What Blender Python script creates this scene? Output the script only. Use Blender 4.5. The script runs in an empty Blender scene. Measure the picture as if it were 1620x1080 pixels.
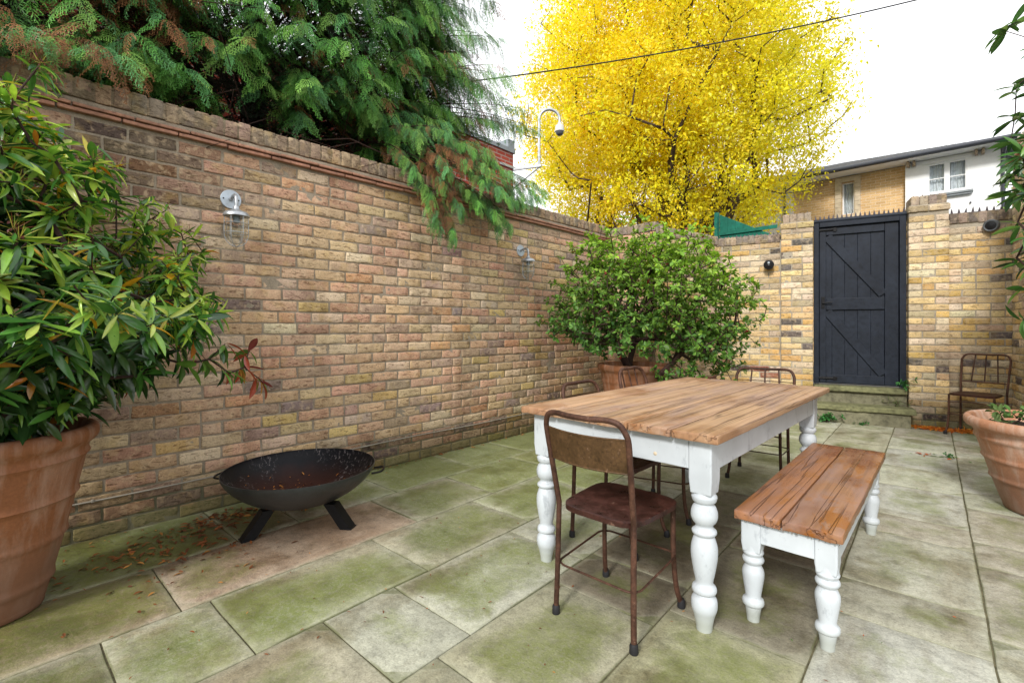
import bpy, math, random
import numpy as np
from math import radians as R, pi, sin, cos
rng = np.random.default_rng(7)
random.seed(7)
scene = bpy.context.scene
COL = scene.collection

# ------------------------------------------------------------------ helpers
def nrm(a):
    a = np.asarray(a, float)
    return a / np.maximum(np.linalg.norm(a, axis=-1, keepdims=True), 1e-9)

_tab = np.random.default_rng(3).random(4096)
def vnoise(P, scale=1.0, seed=0):
    """smooth value noise in -1..1"""
    P = np.asarray(P, float) * scale + 57.3 * seed + 100.0
    i = np.floor(P).astype(np.int64); f = P - i
    f = f * f * (3 - 2 * f)
    out = np.zeros(len(P))
    for dx in (0, 1):
        wx = f[:, 0] if dx else 1 - f[:, 0]
        for dy in (0, 1):
            wy = f[:, 1] if dy else 1 - f[:, 1]
            for dz in (0, 1):
                wz = f[:, 2] if dz else 1 - f[:, 2]
                h = ((i[:, 0] + dx) * 73856093 ^ (i[:, 1] + dy) * 19349663 ^ (i[:, 2] + dz) * 83492791) & 4095
                out += wx * wy * wz * _tab[h]
    return out * 2 - 1

class MB:
    """collects geometry for ONE mesh"""
    def __init__(s):
        s.v = []; s.f = []; s.c = []; s.a = []; s.n = 0
    def add(s, V, F, col=(1, 1, 1), aux=None):
        V = np.asarray(V, float); n = len(V)
        if isinstance(F, np.ndarray):
            s.f.append(F + s.n)
        else:
            by = {}
            for q in F: by.setdefault(len(q), []).append(q)
            for q in by.values(): s.f.append(np.array(q, dtype=np.int64) + s.n)
        s.v.append(V)
        col = np.asarray(col, float)
        s.c.append(np.broadcast_to(col, (n, 3)) if col.ndim == 1 else col)
        s.a.append(np.zeros((n, 3)) if aux is None else np.asarray(aux, float))
        s.n += n
        return s
    def box(s, c, sz, bev=0.004, rot=None, col=(1, 1, 1), nx=1, ny=1, nz=1, noise=0.0, seed=0):
        V, F = rbox(sz, bev, nx, ny, nz, True)
        if noise:
            w = V + np.asarray(c)
            V = V + np.stack([vnoise(w, 22, seed), vnoise(w, 22, seed + 1), vnoise(w, 22, seed + 2)], 1) * noise
        if rot is not None: V = V @ np.asarray(rot).T
        return s.add(V + np.asarray(c, float), F, col)
    def tube(s, pts, r, n=8, cap=True, col=(1, 1, 1), closed=False):
        P = np.asarray(pts, float); m = len(P)
        r = np.broadcast_to(np.asarray(r, float), (m,))
        if closed: T = nrm(np.roll(P, -1, 0) - np.roll(P, 1, 0))
        else: T = nrm(np.gradient(P, axis=0))
        up = np.array([0, 0, 1.0]) if abs(T[0][2]) < .9 else np.array([1.0, 0, 0])
        N = np.zeros((m, 3)); x = nrm(np.cross(T[0], up))
        for i in range(m):
            x = nrm(x - T[i] * (x @ T[i])); N[i] = x
        B = np.cross(T, N)
        a = np.arange(n) * 2 * pi / n
        V = P[:, None] + r[:, None, None] * (np.cos(a)[None, :, None] * N[:, None] + np.sin(a)[None, :, None] * B[:, None])
        F = []
        for i in range(m if closed else m - 1):
            j = (i + 1) % m
            for k in range(n):
                l = (k + 1) % n
                F.append((i * n + k, i * n + l, j * n + l, j * n + k))
        if cap and not closed:
            F.append(tuple(range(n - 1, -1, -1))); F.append(tuple((m - 1) * n + k for k in range(n)))
        return s.add(V.reshape(-1, 3), F, col)
    def lathe(s, prof, n=32, c=(0, 0, 0), col=(1, 1, 1)):
        prof = np.asarray(prof, float); m = len(prof)
        a = np.arange(n) * 2 * pi / n
        V = np.stack([prof[:, 0][:, None] * np.cos(a), prof[:, 0][:, None] * np.sin(a), np.repeat(prof[:, 1][:, None], n, 1)], 2).reshape(-1, 3)
        i = np.arange(m - 1)[:, None] * n; k = np.arange(n)[None]; l = (k + 1) % n
        F = np.stack([i + k, i + l, i + n + l, i + n + k], 2).reshape(-1, 4)
        return s.add(V + np.asarray(c, float), F, col)
    def build(s, name, mat, parent=None, smooth=True, angle=40, kind=None, merge=False):
        me = bpy.data.meshes.new(name)
        V = np.concatenate(s.v); me.vertices.add(len(V)); me.vertices.foreach_set('co', V.astype(np.float32).ravel())
        tot = sum(f.size for f in s.f); nf = sum(len(f) for f in s.f)
        me.loops.add(tot); me.polygons.add(nf)
        me.loops.foreach_set('vertex_index', np.concatenate([f.ravel() for f in s.f]).astype(np.int32))
        sizes = np.concatenate([np.full(len(f), f.shape[1]) for f in s.f])
        st = np.concatenate([[0], np.cumsum(sizes)[:-1]])
        me.polygons.foreach_set('loop_start', st.astype(np.int32))
        me.update(calc_edges=True)
        me.polygons.foreach_set('use_smooth', np.full(nf, smooth))
        C = np.concatenate(s.c); at = me.color_attributes.new('Col', 'FLOAT_COLOR', 'POINT')
        at.data.foreach_set('color', np.concatenate([C, np.ones((len(C), 1))], 1).astype(np.float32).ravel())
        A = np.concatenate(s.a)
        if A.any():
            aa = me.attributes.new('Aux', 'FLOAT_VECTOR', 'POINT')
            aa.data.foreach_set('vector', A.astype(np.float32).ravel())
        if smooth and angle: me.set_sharp_from_angle(angle=R(angle))
        me.materials.append(mat); me.validate(clean_customdata=False)
        o = bpy.data.objects.new(name, me); COL.objects.link(o)
        if parent is not None: o.parent = parent
        if kind: o['kind'] = kind
        return o

_rb = {}
def rbox(sz, b, nx=1, ny=1, nz=1, sup=False):
    """rounded box: grid on six faces with welded seams"""
    sz = np.asarray(sz, float); b = min(b, sz.min() * .49)
    e_ = 4 if sup else 2
    key = (nx, ny, nz, sup)
    if key not in _rb:
        ids = {}; V = []; F = []
        dims = [nx + e_, ny + e_, nz + e_]
        def vid(p):
            if p not in ids: ids[p] = len(V); V.append(p)
            return ids[p]
        for ax in range(3):
            u, w = (ax + 1) % 3, (ax + 2) % 3
            for side in (0, dims[ax]):
                for i in range(dims[u]):
                    for j in range(dims[w]):
                        q = []
                        for (di, dj) in ((0, 0), (1, 0), (1, 1), (0, 1)):
                            p = [0, 0, 0]; p[ax] = side; p[u] = i + di; p[w] = j + dj; q.append(vid(tuple(p)))
                        F.append(q if side else q[::-1])
        _rb[key] = (np.array(V), np.array(F), dims)
    I, F, dims = _rb[key]
    P = np.zeros(I.shape)
    for a in range(3):
        h = sz[a] / 2
        if sup:
            s2 = min(b * .5, (h - b) * .3)
            g = np.concatenate([[-h, -h + b], np.linspace(-h + b + s2, h - b - s2, dims[a] - 3), [h - b, h]])
        else: g = np.concatenate([[-h], np.linspace(-h + b, h - b, dims[a] - 1), [h]])
        P[:, a] = g[I[:, a]]
    Q = np.clip(P, -(sz / 2 - b), sz / 2 - b)
    d = P - Q
    L = np.linalg.norm(d, axis=1, keepdims=True)
    P = np.where(L > 1e-9, Q + d / np.maximum(L, 1e-9) * b, P)
    return P, F

def rotz(a): return np.array([[cos(a), -sin(a), 0], [sin(a), cos(a), 0], [0, 0, 1.0]])
def roty(a): return np.array([[cos(a), 0, sin(a)], [0, 1.0, 0], [-sin(a), 0, cos(a)]])
def rotx(a): return np.array([[1.0, 0, 0], [0, cos(a), -sin(a)], [0, sin(a), cos(a)]])

def tag(o, label=None, cat=None, group=None, kind=None):
    if label: o['label'] = label
    if cat: o['category'] = cat
    if group: o['group'] = group
    if kind: o['kind'] = kind
    return o
def thing(name, label, cat, loc=(0, 0, 0), rz=0.0, group=None):
    o = bpy.data.objects.new(name, None); COL.objects.link(o)
    o.empty_display_size = .1; o.location = loc; o.rotation_euler = (0, 0, rz)
    return tag(o, label, cat, group)
def bez(p0, p1, p2, p3, n=12):
    t = np.linspace(0, 1, n)[:, None]
    p0, p1, p2, p3 = map(lambda a: np.asarray(a, float), (p0, p1, p2, p3))
    return (1 - t) ** 3 * p0 + 3 * (1 - t) ** 2 * t * p1 + 3 * (1 - t) * t ** 2 * p2 + t ** 3 * p3
def smoothpath(pts, n=6):
    """Catmull-Rom through the points"""
    P = np.asarray(pts, float); P = np.vstack([2 * P[0] - P[1], P, 2 * P[-1] - P[-2]])
    out = []
    for i in range(1, len(P) - 2):
        for t in np.linspace(0, 1, n, endpoint=False):
            a, b, c, d = P[i - 1], P[i], P[i + 1], P[i + 2]
            out.append(.5 * ((2 * b) + (c - a) * t + (2 * a - 5 * b + 4 * c - d) * t * t + (3 * b - a - 3 * c + d) * t ** 3))
    out.append(P[-2]); return np.array(out)

# ------------------------------------------------------------------ materials
class NT:
    def __init__(s, name):
        s.m = bpy.data.materials.new(name); s.m.use_nodes = True
        s.t = s.m.node_tree; s.b = s.t.nodes['Principled BSDF']; s.o = s.t.nodes['Material Output']
        s.tc = s.t.nodes.new('ShaderNodeTexCoord'); s.b.inputs['Specular IOR Level'].default_value = .28
    def n(s, typ, **kw):
        x = s.t.nodes.new(typ)
        for k, v in kw.items():
            if hasattr(x, k): setattr(x, k, v)
        return x
    def l(s, a, b): s.t.links.new(a, b)
    def attr(s, name): return s.n('ShaderNodeAttribute', attribute_name=name)
    def mapping(s, scale=(1, 1, 1), loc=(0, 0, 0), rot=(0, 0, 0), src=None):
        m = s.n('ShaderNodeMapping'); m.inputs['Scale'].default_value = scale; m.inputs['Location'].default_value = loc; m.inputs['Rotation'].default_value = rot
        s.l(src or s.tc.outputs['Object'], m.inputs['Vector']); return m.outputs[0]
    def noise(s, scale, detail=4, rough=.55, vec=None, dist=0.0):
        x = s.n('ShaderNodeTexNoise'); x.inputs['Scale'].default_value = scale; x.inputs['Detail'].default_value = detail
        x.inputs['Roughness'].default_value = rough; x.inputs['Distortion'].default_value = dist
        s.l(vec or s.tc.outputs['Object'], x.inputs['Vector']); return x.outputs['Fac']
    def voro(s, scale, vec=None, feature='F1', out='Distance'):
        x = s.n('ShaderNodeTexVoronoi', feature=feature); x.inputs['Scale'].default_value = scale
        s.l(vec or s.tc.outputs['Object'], x.inputs['Vector']); return x.outputs[out]
    def ramp(s, fac, stops, interp='LINEAR'):
        x = s.n('ShaderNodeValToRGB'); cr = x.color_ramp; cr.interpolation = interp
        while len(cr.elements) < len(stops): cr.elements.new(.5)
        for e, (p, c) in zip(cr.elements, stops):
            e.position = p; e.color = (c, c, c, 1) if isinstance(c, (int, float)) else (*c, 1)
        s.l(fac, x.inputs[0]); return x.outputs['Color']
    def _in(s, sock, v):
        if isinstance(v, bpy.types.NodeSocket): s.l(v, sock)
        elif isinstance(v, (int, float)): sock.default_value = v if sock.type == 'VALUE' else (v, v, v, 1)
        else: sock.default_value = (*v, 1)
    def mix(s, fac, a, b, mode='MIX'):
        x = s.n('ShaderNodeMix', data_type='RGBA', blend_type=mode)
        s._in(x.inputs[0], fac); s._in(x.inputs[6], a); s._in(x.inputs[7], b); return x.outputs[2]
    def math(s, op, a, b=0.0, c=None, clamp=False):
        x = s.n('ShaderNodeMath', operation=op, use_clamp=clamp)
        s._in(x.inputs[0], a); s._in(x.inputs[1], b)
        if c is not None: s._in(x.inputs[2], c)
        return x.outputs[0]
    def sep(s, v):
        x = s.n('ShaderNodeSeparateXYZ'); s.l(v, x.inputs[0]); return x.outputs
    def bump(s, h, strength=.3, dist=.01, prev=None):
        x = s.n('ShaderNodeBump'); x.inputs['Strength'].default_value = strength; x.inputs['Distance'].default_value = dist
        s.l(h, x.inputs['Height'])
        if prev is not None: s.l(prev, x.inputs['Normal'])
        return x.outputs[0]
    def done(s, col=None, rough=None, normal=None, metal=None, **kw):
        for nm, v in (('Base Color', col), ('Roughness', rough), ('Metallic', metal)):
            if v is not None: s._in(s.b.inputs[nm], v)
        if normal is not None: s.l(normal, s.b.inputs['Normal'])
        for k, v in kw.items(): s._in(s.b.inputs[k.replace('_', ' ')], v)
        return s.m

def m_brick(name, soot=0.35, damp=0.5, gain=(1.1, 1.1, 1.1)):
    t = NT(name); a = t.attr('Col').outputs['Color']
    w = t.tc.outputs['Object']
    fine = t.noise(95, 6, .7); mid = t.noise(24, 5, .62, dist=.4); patch = t.noise(9, 3, .5)
    c = t.mix(t.ramp(fine, [(.30, .50), (.50, 1.0), (.75, 1.18)]), (0, 0, 0), a, 'MIX')
    c = t.mix(.85, a, t.ramp(fine, [(.28, .45), (.5, 1.0), (.8, 1.25)]), 'MULTIPLY')
    c = t.mix(t.ramp(mid, [(.50, 0.0), (.64, .75)]), c, t.mix(.6, c, (.50, .40, .27)))
    c = t.mix(t.ramp(patch, [(.55, 0.0), (.68, .55)]), c, t.mix(.5, c, (.42, .30, .10)))
    crack = t.ramp(t.noise(42, 3, .5, t.mapping((.45, 1, 1.5)), dist=1.2), [(.36, 1.0), (.43, 0.0)])
    c = t.mix(t.math('MULTIPLY', crack, .65), c, t.mix(1, c, (.30, .24, .20), 'MULTIPLY'))
    pits = t.ramp(t.voro(120), [(.10, 1.0), (.22, 0.0)])
    c = t.mix(t.math('MULTIPLY', pits, .45), c, (.03, .022, .018))
    big = t.noise(1.7, 5, .6)
    c = t.mix(t.ramp(big, [(.45, 0.0), (.70, soot)]), c, t.mix(1, c, (.45, .40, .36), 'MULTIPLY'))
    run = t.noise(1.0, 5, .6, t.mapping((4, 4, .55)))
    c = t.mix(t.ramp(run, [(.54, 0.0), (.68, .5)]), c, t.mix(1, c, (.50, .44, .38), 'MULTIPLY'))
    c = t.mix(t.ramp(run, [(.30, .30), (.42, 0.0)]), c, (.50, .42, .32))
    z = t.sep(w)[2]
    low = t.math('ADD', z, t.math('MULTIPLY', t.noise(5, 4), -.30))
    c = t.mix(t.math('MULTIPLY', t.ramp(low, [(.0, 1.0), (.16, 0.0)]), damp), c, t.mix(1, c, (.48, .43, .36), 'MULTIPLY'))
    c = t.mix(t.math('MULTIPLY', t.ramp(t.math('ADD', z, t.math('MULTIPLY', t.noise(8, 4), -.14)), [(0.0, 1.0), (.02, 0.0)]), .5), c, (.06, .085, .025))
    c = t.mix(1, c, gain, 'MULTIPLY')
    n1 = t.bump(mid, .5, .006); n2 = t.bump(fine, .55, .003, n1); n3 = t.bump(crack, -.6 if False else .35, .004, n2)
    x = t.n('ShaderNodeBump', invert=True)
    x.inputs['Strength'].default_value = .6; x.inputs['Distance'].default_value = .003
    t.l(t.math('MAXIMUM', crack, pits), x.inputs['Height']); t.l(n2, x.inputs['Normal'])
    return t.done(c, t.ramp(fine, [(.3, .95), (.7, .78)]), x.outputs[0])

def m_mortar(name, base=(.30, .27, .21)):
    t = NT(name); f = t.noise(120, 6, .7); g = t.noise(7, 4)
    c = t.mix(.8, base, t.ramp(f, [(.3, .6), (.7, 1.2)]), 'MULTIPLY')
    c = t.mix(t.ramp(g, [(.4, 0.0), (.7, .6)]), c, t.mix(1, c, (.5, .48, .44), 'MULTIPLY'))
    low = t.math('ADD', t.sep(t.tc.outputs['Object'])[2], t.math('MULTIPLY', g, -.3))
    c = t.mix(t.ramp(low, [(0, .8), (.14, 0.0)]), c, (.08, .08, .04))
    return t.done(c, .95, t.bump(f, .6, .004))

def m_simple(name, col, rough=.6, metal=0.0, var=.25, scale=30, bump=.15, bd=.002, **kw):
    t = NT(name); f = t.noise(scale, 5, .65); g = t.noise(scale * .17, 3)
    c = t.mix(var, col, t.ramp(f, [(.3, .35), (.5, 1.0), (.7, 1.35)]), 'MULTIPLY')
    c = t.mix(var, c, t.ramp(g, [(.3, .5), (.7, 1.2)]), 'MULTIPLY')
    r = t.math('ADD', t.math('MULTIPLY', f, .25), rough - .12)
    return t.done(c, r, t.bump(f, bump, bd), metal, **kw)

def m_leaf(name, trans=.35, rough=.4, spec=.5, vein=True, var=.3):
    t = NT(name); a = t.attr('Col').outputs['Color']
    f = t.noise(60, 3)
    c = t.mix(var, a, t.ramp(f, [(.3, .6), (.7, 1.25)]), 'MULTIPLY')
    t.done(c, rough, t.bump(f, .15, .002))
    t.b.inputs['Specular IOR Level'].default_value = spec
    tr = t.n('ShaderNodeBsdfTranslucent'); t.l(t.mix(1, c, (1.0, 1.0, .7), 'MULTIPLY'), tr.inputs[0])
    mx = t.n('ShaderNodeMixShader'); mx.inputs[0].default_value = trans
    t.l(t.b.outputs[0], mx.inputs[1]); t.l(tr.outputs[0], mx.inputs[2]); t.l(mx.outputs[0], t.o.inputs[0])
    return t.m

def m_slab():
    t = NT('york_stone_slabs'); a = t.attr('Col').outputs['Color']; w = t.tc.outputs['Object']
    X = t.sep(t.attr('Aux').outputs['Vector'])  # u: 0 at edge .. 1 inside, green amount, random
    fine = t.noise(140, 6, .75); mid = t.noise(11, 7, .66, dist=.3); big = t.noise(2.6, 6, .62)
    strat = t.noise(5, 5, .6, t.mapping((1.0, .22, 1), rot=(0, 0, R(60))))
    c = t.mix(.9, a, t.ramp(fine, [(.3, .60), (.5, 1.0), (.72, 1.25)]), 'MULTIPLY')
    grit = t.noise(46, 6, .8); c = t.mix(.8, c, t.ramp(grit, [(.32, .62), (.5, 1.0), (.66, 1.16)]), 'MULTIPLY')
    c = t.mix(.9, c, t.ramp(mid, [(.3, .66), (.5, 1.0), (.68, 1.15)]), 'MULTIPLY')
    c = t.mix(t.ramp(strat, [(.50, 0.0), (.68, .65)]), c, t.mix(1, c, (.58, .52, .44), 'MULTIPLY'))
    xy = t.sep(w); lm = t.math('MULTIPLY', t.ramp(t.math('MULTIPLY', xy[0], -.3), [(.42, 0.0), (.75, 1.0)]), t.ramp(t.math('ADD', t.math('MULTIPLY', xy[1], .3), .2), [(.35, 1.0), (.75, .25)]))
    c = t.mix(t.math('MULTIPLY', lm, t.ramp(t.noise(2.1, 7, .68, t.mapping(loc=(2, 5, 0)), dist=.6), [(.44, 0.0), (.60, .85)])), c, t.mix(1, c, (.52, .36, .22), 'MULTIPLY'))
    # wet dark stains
    c = t.mix(t.ramp(big, [(.52, 0.0), (.63, .75)]), c, t.mix(1, c, (.48, .44, .33), 'MULTIPLY'))
    # algae: patchy, keeps off the slab rims
    g = t.math('ADD', t.math('MULTIPLY', t.noise(3.4, 9, .72, t.mapping(loc=(7, 3, 0)), dist=.5), 1.5), t.math('MULTIPLY', t.noise(24, 6, .75), .55))
    g = t.math('ADD', g, t.math('MULTIPLY', X[0], .45))
    g = t.math('ADD', g, t.math('MULTIPLY', X[1], .95))
    gm = t.ramp(t.math('MULTIPLY', g, .5), [(.72, 0.0), (.85, .58), (1.0, .86)])
    gm = t.math('MULTIPLY', gm, t.ramp(grit, [(.36, .30), (.52, 1.0)]))
    green = t.mix(t.noise(6, 4), (.070, .095, .016), (.175, .205, .048))
    green = t.mix(t.ramp(t.noise(1.1, 3), [(.5, 0.0), (.7, .8)]), green, (.035, .065, .018))
    c = t.mix(gm, c, t.mix(.35, green, t.mix(1, c, (.55, .62, .22), 'MULTIPLY')))
    # pale scoured rims, black specks
    c = t.mix(t.math('MULTIPLY', t.ramp(X[0], [(0, 1.0), (.22, 0.0)]), t.math('MULTIPLY', mid, .55)), c, (.42, .42, .31))
    rim = t.math('ADD', X[0], t.math('ADD', t.math('MULTIPLY', t.noise(28, 6, .75), -.10), .035))
    c = t.mix(t.math('MULTIPLY', t.ramp(rim, [(0.0, .8), (.04, 0.0)]), t.ramp(t.noise(5, 3), [(.42, .05), (.62, .8)])), c, (.105, .115, .035))
    sp = t.ramp(t.voro(75), [(.05, 1.0), (.13, 0.0)])
    c = t.mix(t.math('MULTIPLY', sp, t.ramp(t.noise(9, 2), [(.45, 0.0), (.6, .8)])), c, (.03, .035, .02))
    n = t.bump(big, .35, .02); n = t.bump(mid, .7, .010, n); n = t.bump(grit, .6, .004, n); n = t.bump(fine, .6, .0025, n)
    r = t.ramp(t.noise(4, 5), [(.35, .50), (.65, .85)])
    return t.done(c, r, n)

def m_wood(name, cA, cB, wet=.5, ochre=.5, gloss=.25):
    """boards run along local Y; Col varies per board"""
    t = NT(name); a = t.attr('Col').outputs['Color']
    off = t.mix(1.0, t.tc.outputs['Object'], t.mix(1.0, a, (30, 30, 0), 'MULTIPLY'), 'ADD')
    v = t.mapping((8, .35, 8), src=off); v2 = t.mapping((75, 2.0, 40), src=off)
    warp = t.noise(1.3, 3, .5, v, dist=1.5)
    x = t.n('ShaderNodeTexWave', wave_type='BANDS', bands_direction='X'); x.inputs['Scale'].default_value = .9; x.inputs['Distortion'].default_value = 4
    x.inputs['Detail'].default_value = 3; x.inputs['Detail Scale'].default_value = .8; t.l(v, x.inputs['Vector'])
    grain = t.noise(1.0, 6, .7, v2)
    c = t.mix(t.math('MULTIPLY', x.outputs['Fac'], .28), cA, cB)
    c = t.mix(.8, c, t.ramp(grain, [(.28, .5), (.5, 1.0), (.75, 1.2)]), 'MULTIPLY')
    c = t.mix(1, c, t.mix(1, a, (1.1, 1.1, 1.1), 'MULTIPLY'), 'MULTIPLY')
    kn = t.voro(1.0, t.mapping((4.5, 1.5, 4), src=off))
    c = t.mix(t.ramp(kn, [(.04, 1.0), (.10, .0)]), c, (.05, .02, .015))
    # grey-violet weathered bloom
    bl = t.noise(1.0, 6, .65, t.mapping((6, 1.6, 6), src=off), dist=.8)
    c = t.mix(t.ramp(bl, [(.47, 0.0), (.64, .65)]), c, t.mix(.55, cB, (.32, .24, .23)))
    # old varnish / rain-soaked flakes
    fl = t.noise(1.0, 7, .72, t.mapping((16, 5, 16), src=off), dist=.6)
    fm = t.ramp(fl, [(.54, 0.0), (.58, ochre)]); fm = t.math('MULTIPLY', fm, t.ramp(t.noise(2.2, 3), [(.40, 0.0), (.58, 1.0)]))
    c = t.mix(fm, c, (.30, .115, .018))
    crk = t.ramp(t.noise(1.0, 4, .5, t.mapping((13, .32, 13), src=off), dist=.35), [(.488, 0.0), (.5, 1.0), (.512, 0.0)])
    c = t.mix(t.math('MULTIPLY', crk, .55), c, (.07, .035, .028))
    wp = t.ramp(t.noise(1.6, 4, .6, t.mapping((2, 1, 1))), [(.50, 0.0), (.60, wet)])
    c = t.mix(wp, c, t.mix(1, c, (.62, .46, .36), 'MULTIPLY'))
    drop = t.ramp(t.voro(230), [(.16, 1.0), (.34, 0.0)]); drop = t.math('MULTIPLY', drop, t.ramp(t.noise(5, 3), [(.48, 0.0), (.6, 1.0)]))
    n = t.bump(grain, .35, .002); n = t.bump(fm, .5, .0012, n); n = t.bump(drop, .55, .002, n)
    x2 = t.n('ShaderNodeBump', invert=True); x2.inputs['Strength'].default_value = .8; x2.inputs['Distance'].default_value = .004
    t.l(crk, x2.inputs['Height']); t.l(n, x2.inputs['Normal'])
    rr = t.math('SUBTRACT', t.ramp(bl, [(.3, gloss + .12), (.7, gloss + .38)]), t.math('MULTIPLY', t.math('MAXIMUM', wp, drop), .3), clamp=True)
    return t.done(c, t.math('MAXIMUM', rr, .12), x2.outputs[0])

def m_paint_white():
    t = NT('chalky_white_paint'); f = t.noise(70, 5, .7); g = t.noise(5, 5, .6)
    c = t.mix(.45, (.52, .56, .59), t.ramp(g, [(.3, .72), (.65, 1.08)]), 'MULTIPLY')
    wear = t.ramp(t.noise(16, 7, .75, t.mapping((1, 1, .45))), [(.56, 0.0), (.66, .7)])
    c = t.mix(wear, c, (.30, .33, .36))
    chip = t.ramp(t.voro(48), [(.03, 1.0), (.07, 0.0)]); chip = t.math('MULTIPLY', chip, t.ramp(t.noise(11, 2), [(.50, 0.0), (.55, 1.0)]))
    c = t.mix(chip, c, (.18, .15, .11))
    z = t.sep(t.tc.outputs['Object'])[2]
    c = t.mix(t.ramp(t.math('ADD', z, t.math('MULTIPLY', g, -.06)), [(.0, .6), (.06, 0.0)]), c, (.30, .32, .25))
    n = t.bump(f, .12, .001); n = t.bump(wear, .25, .001, n)
    return t.done(c, .38, n)

def m_rust(name, base=(.085, .035, .02), alt=(.16, .07, .03), rough=.5, metal=.25):
    t = NT(name); f = t.noise(85, 7, .75); g = t.noise(14, 5, .65); a = t.attr('Col').outputs['Color']
    c = t.mix(t.ramp(g, [(.35, 0.0), (.62, 1.0)]), base, alt)
    c = t.mix(.8, c, t.ramp(f, [(.3, .4), (.5, 1.0), (.7, 1.5)]), 'MULTIPLY')
    c = t.mix(1, c, a, 'MULTIPLY')
    worn = t.ramp(t.noise(38, 6, .7), [(.62, 0.0), (.70, .6)])
    c = t.mix(worn, c, (.28, .17, .12))
    r = t.math('ADD', t.ramp(g, [(.3, rough - .15), (.7, rough + .22)]), t.math('MULTIPLY', f, .1))
    return t.done(c, r, t.bump(f, .35, .0015), metal)

def m_terracotta(name='weathered_terracotta', A=(.36, .15, .075), B=(.50, .26, .15), bloom=.65):
    t = NT(name); f = t.noise(90, 5, .7)
    streak = t.noise(1.0, 6, .65, t.mapping((16, 16, 1.6)), dist=.4); g = t.noise(3.2, 5, .6)
    c = t.mix(g, A, B)
    c = t.mix(.5, c, t.ramp(f, [(.3, .6), (.7, 1.2)]), 'MULTIPLY')
    c = t.mix(t.ramp(streak, [(.44, 0.0), (.66, bloom)]), c, (.58, .46, .38))
    z = t.sep(t.tc.outputs['Object'])[2]
    c = t.mix(t.math('MULTIPLY', t.ramp(t.math('ADD', z, t.math('MULTIPLY', g, -.3)), [(.0, 1.0), (.22, 0.0)]), .7), c, (.16, .085, .055))
    c = t.mix(t.ramp(t.noise(7, 6, .7), [(.6, 0.0), (.72, .55)]), c, (.13, .10, .06))
    n = t.bump(f, .3, .0015); n = t.bump(t.noise(1.0, 4, .6, t.mapping((3, 3, 60))), .12, .003, n)
    return t.done(c, t.ramp(g, [(.3, .62), (.7, .85)]), n)

def m_brick_tex(name, c1, c2, mortar, row=.075, w=.225, rot=(R(90), 0, 0), side=False):
    t = NT(name); x = t.n('ShaderNodeTexBrick'); x.inputs['Scale'].default_value = 1.0
    x.inputs['Color1'].default_value = (*c1, 1); x.inputs['Color2'].default_value = (*c2, 1); x.inputs['Mortar'].default_value = (*mortar, 1)
    x.inputs['Row Height'].default_value = row; x.inputs['Brick Width'].default_value = w; x.inputs['Mortar Size'].default_value = .009 if side else .006
    if side:
        q = t.sep(t.tc.outputs['Object']); cx = t.n('ShaderNodeCombineXYZ'); t.l(q[1], cx.inputs[0]); t.l(q[2], cx.inputs[1]); t.l(cx.outputs[0], x.inputs['Vector'])
    else: t.l(t.mapping(rot=rot), x.inputs['Vector'])
    f = t.noise(40, 5, .7)
    c = t.mix(.7, x.outputs['Color'], t.ramp(f, [(.3, .6), (.7, 1.3)]), 'MULTIPLY')
    c = t.mix(.5, c, t.ramp(t.noise(1.2, 4), [(.3, .7), (.7, 1.2)]), 'MULTIPLY')
    y = t.n('ShaderNodeBump', invert=True); y.inputs['Strength'].default_value = .6; y.inputs['Distance'].default_value = .01; t.l(x.outputs['Fac'], y.inputs['Height'])
    return t.done(c, .9, y.outputs[0])

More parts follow.
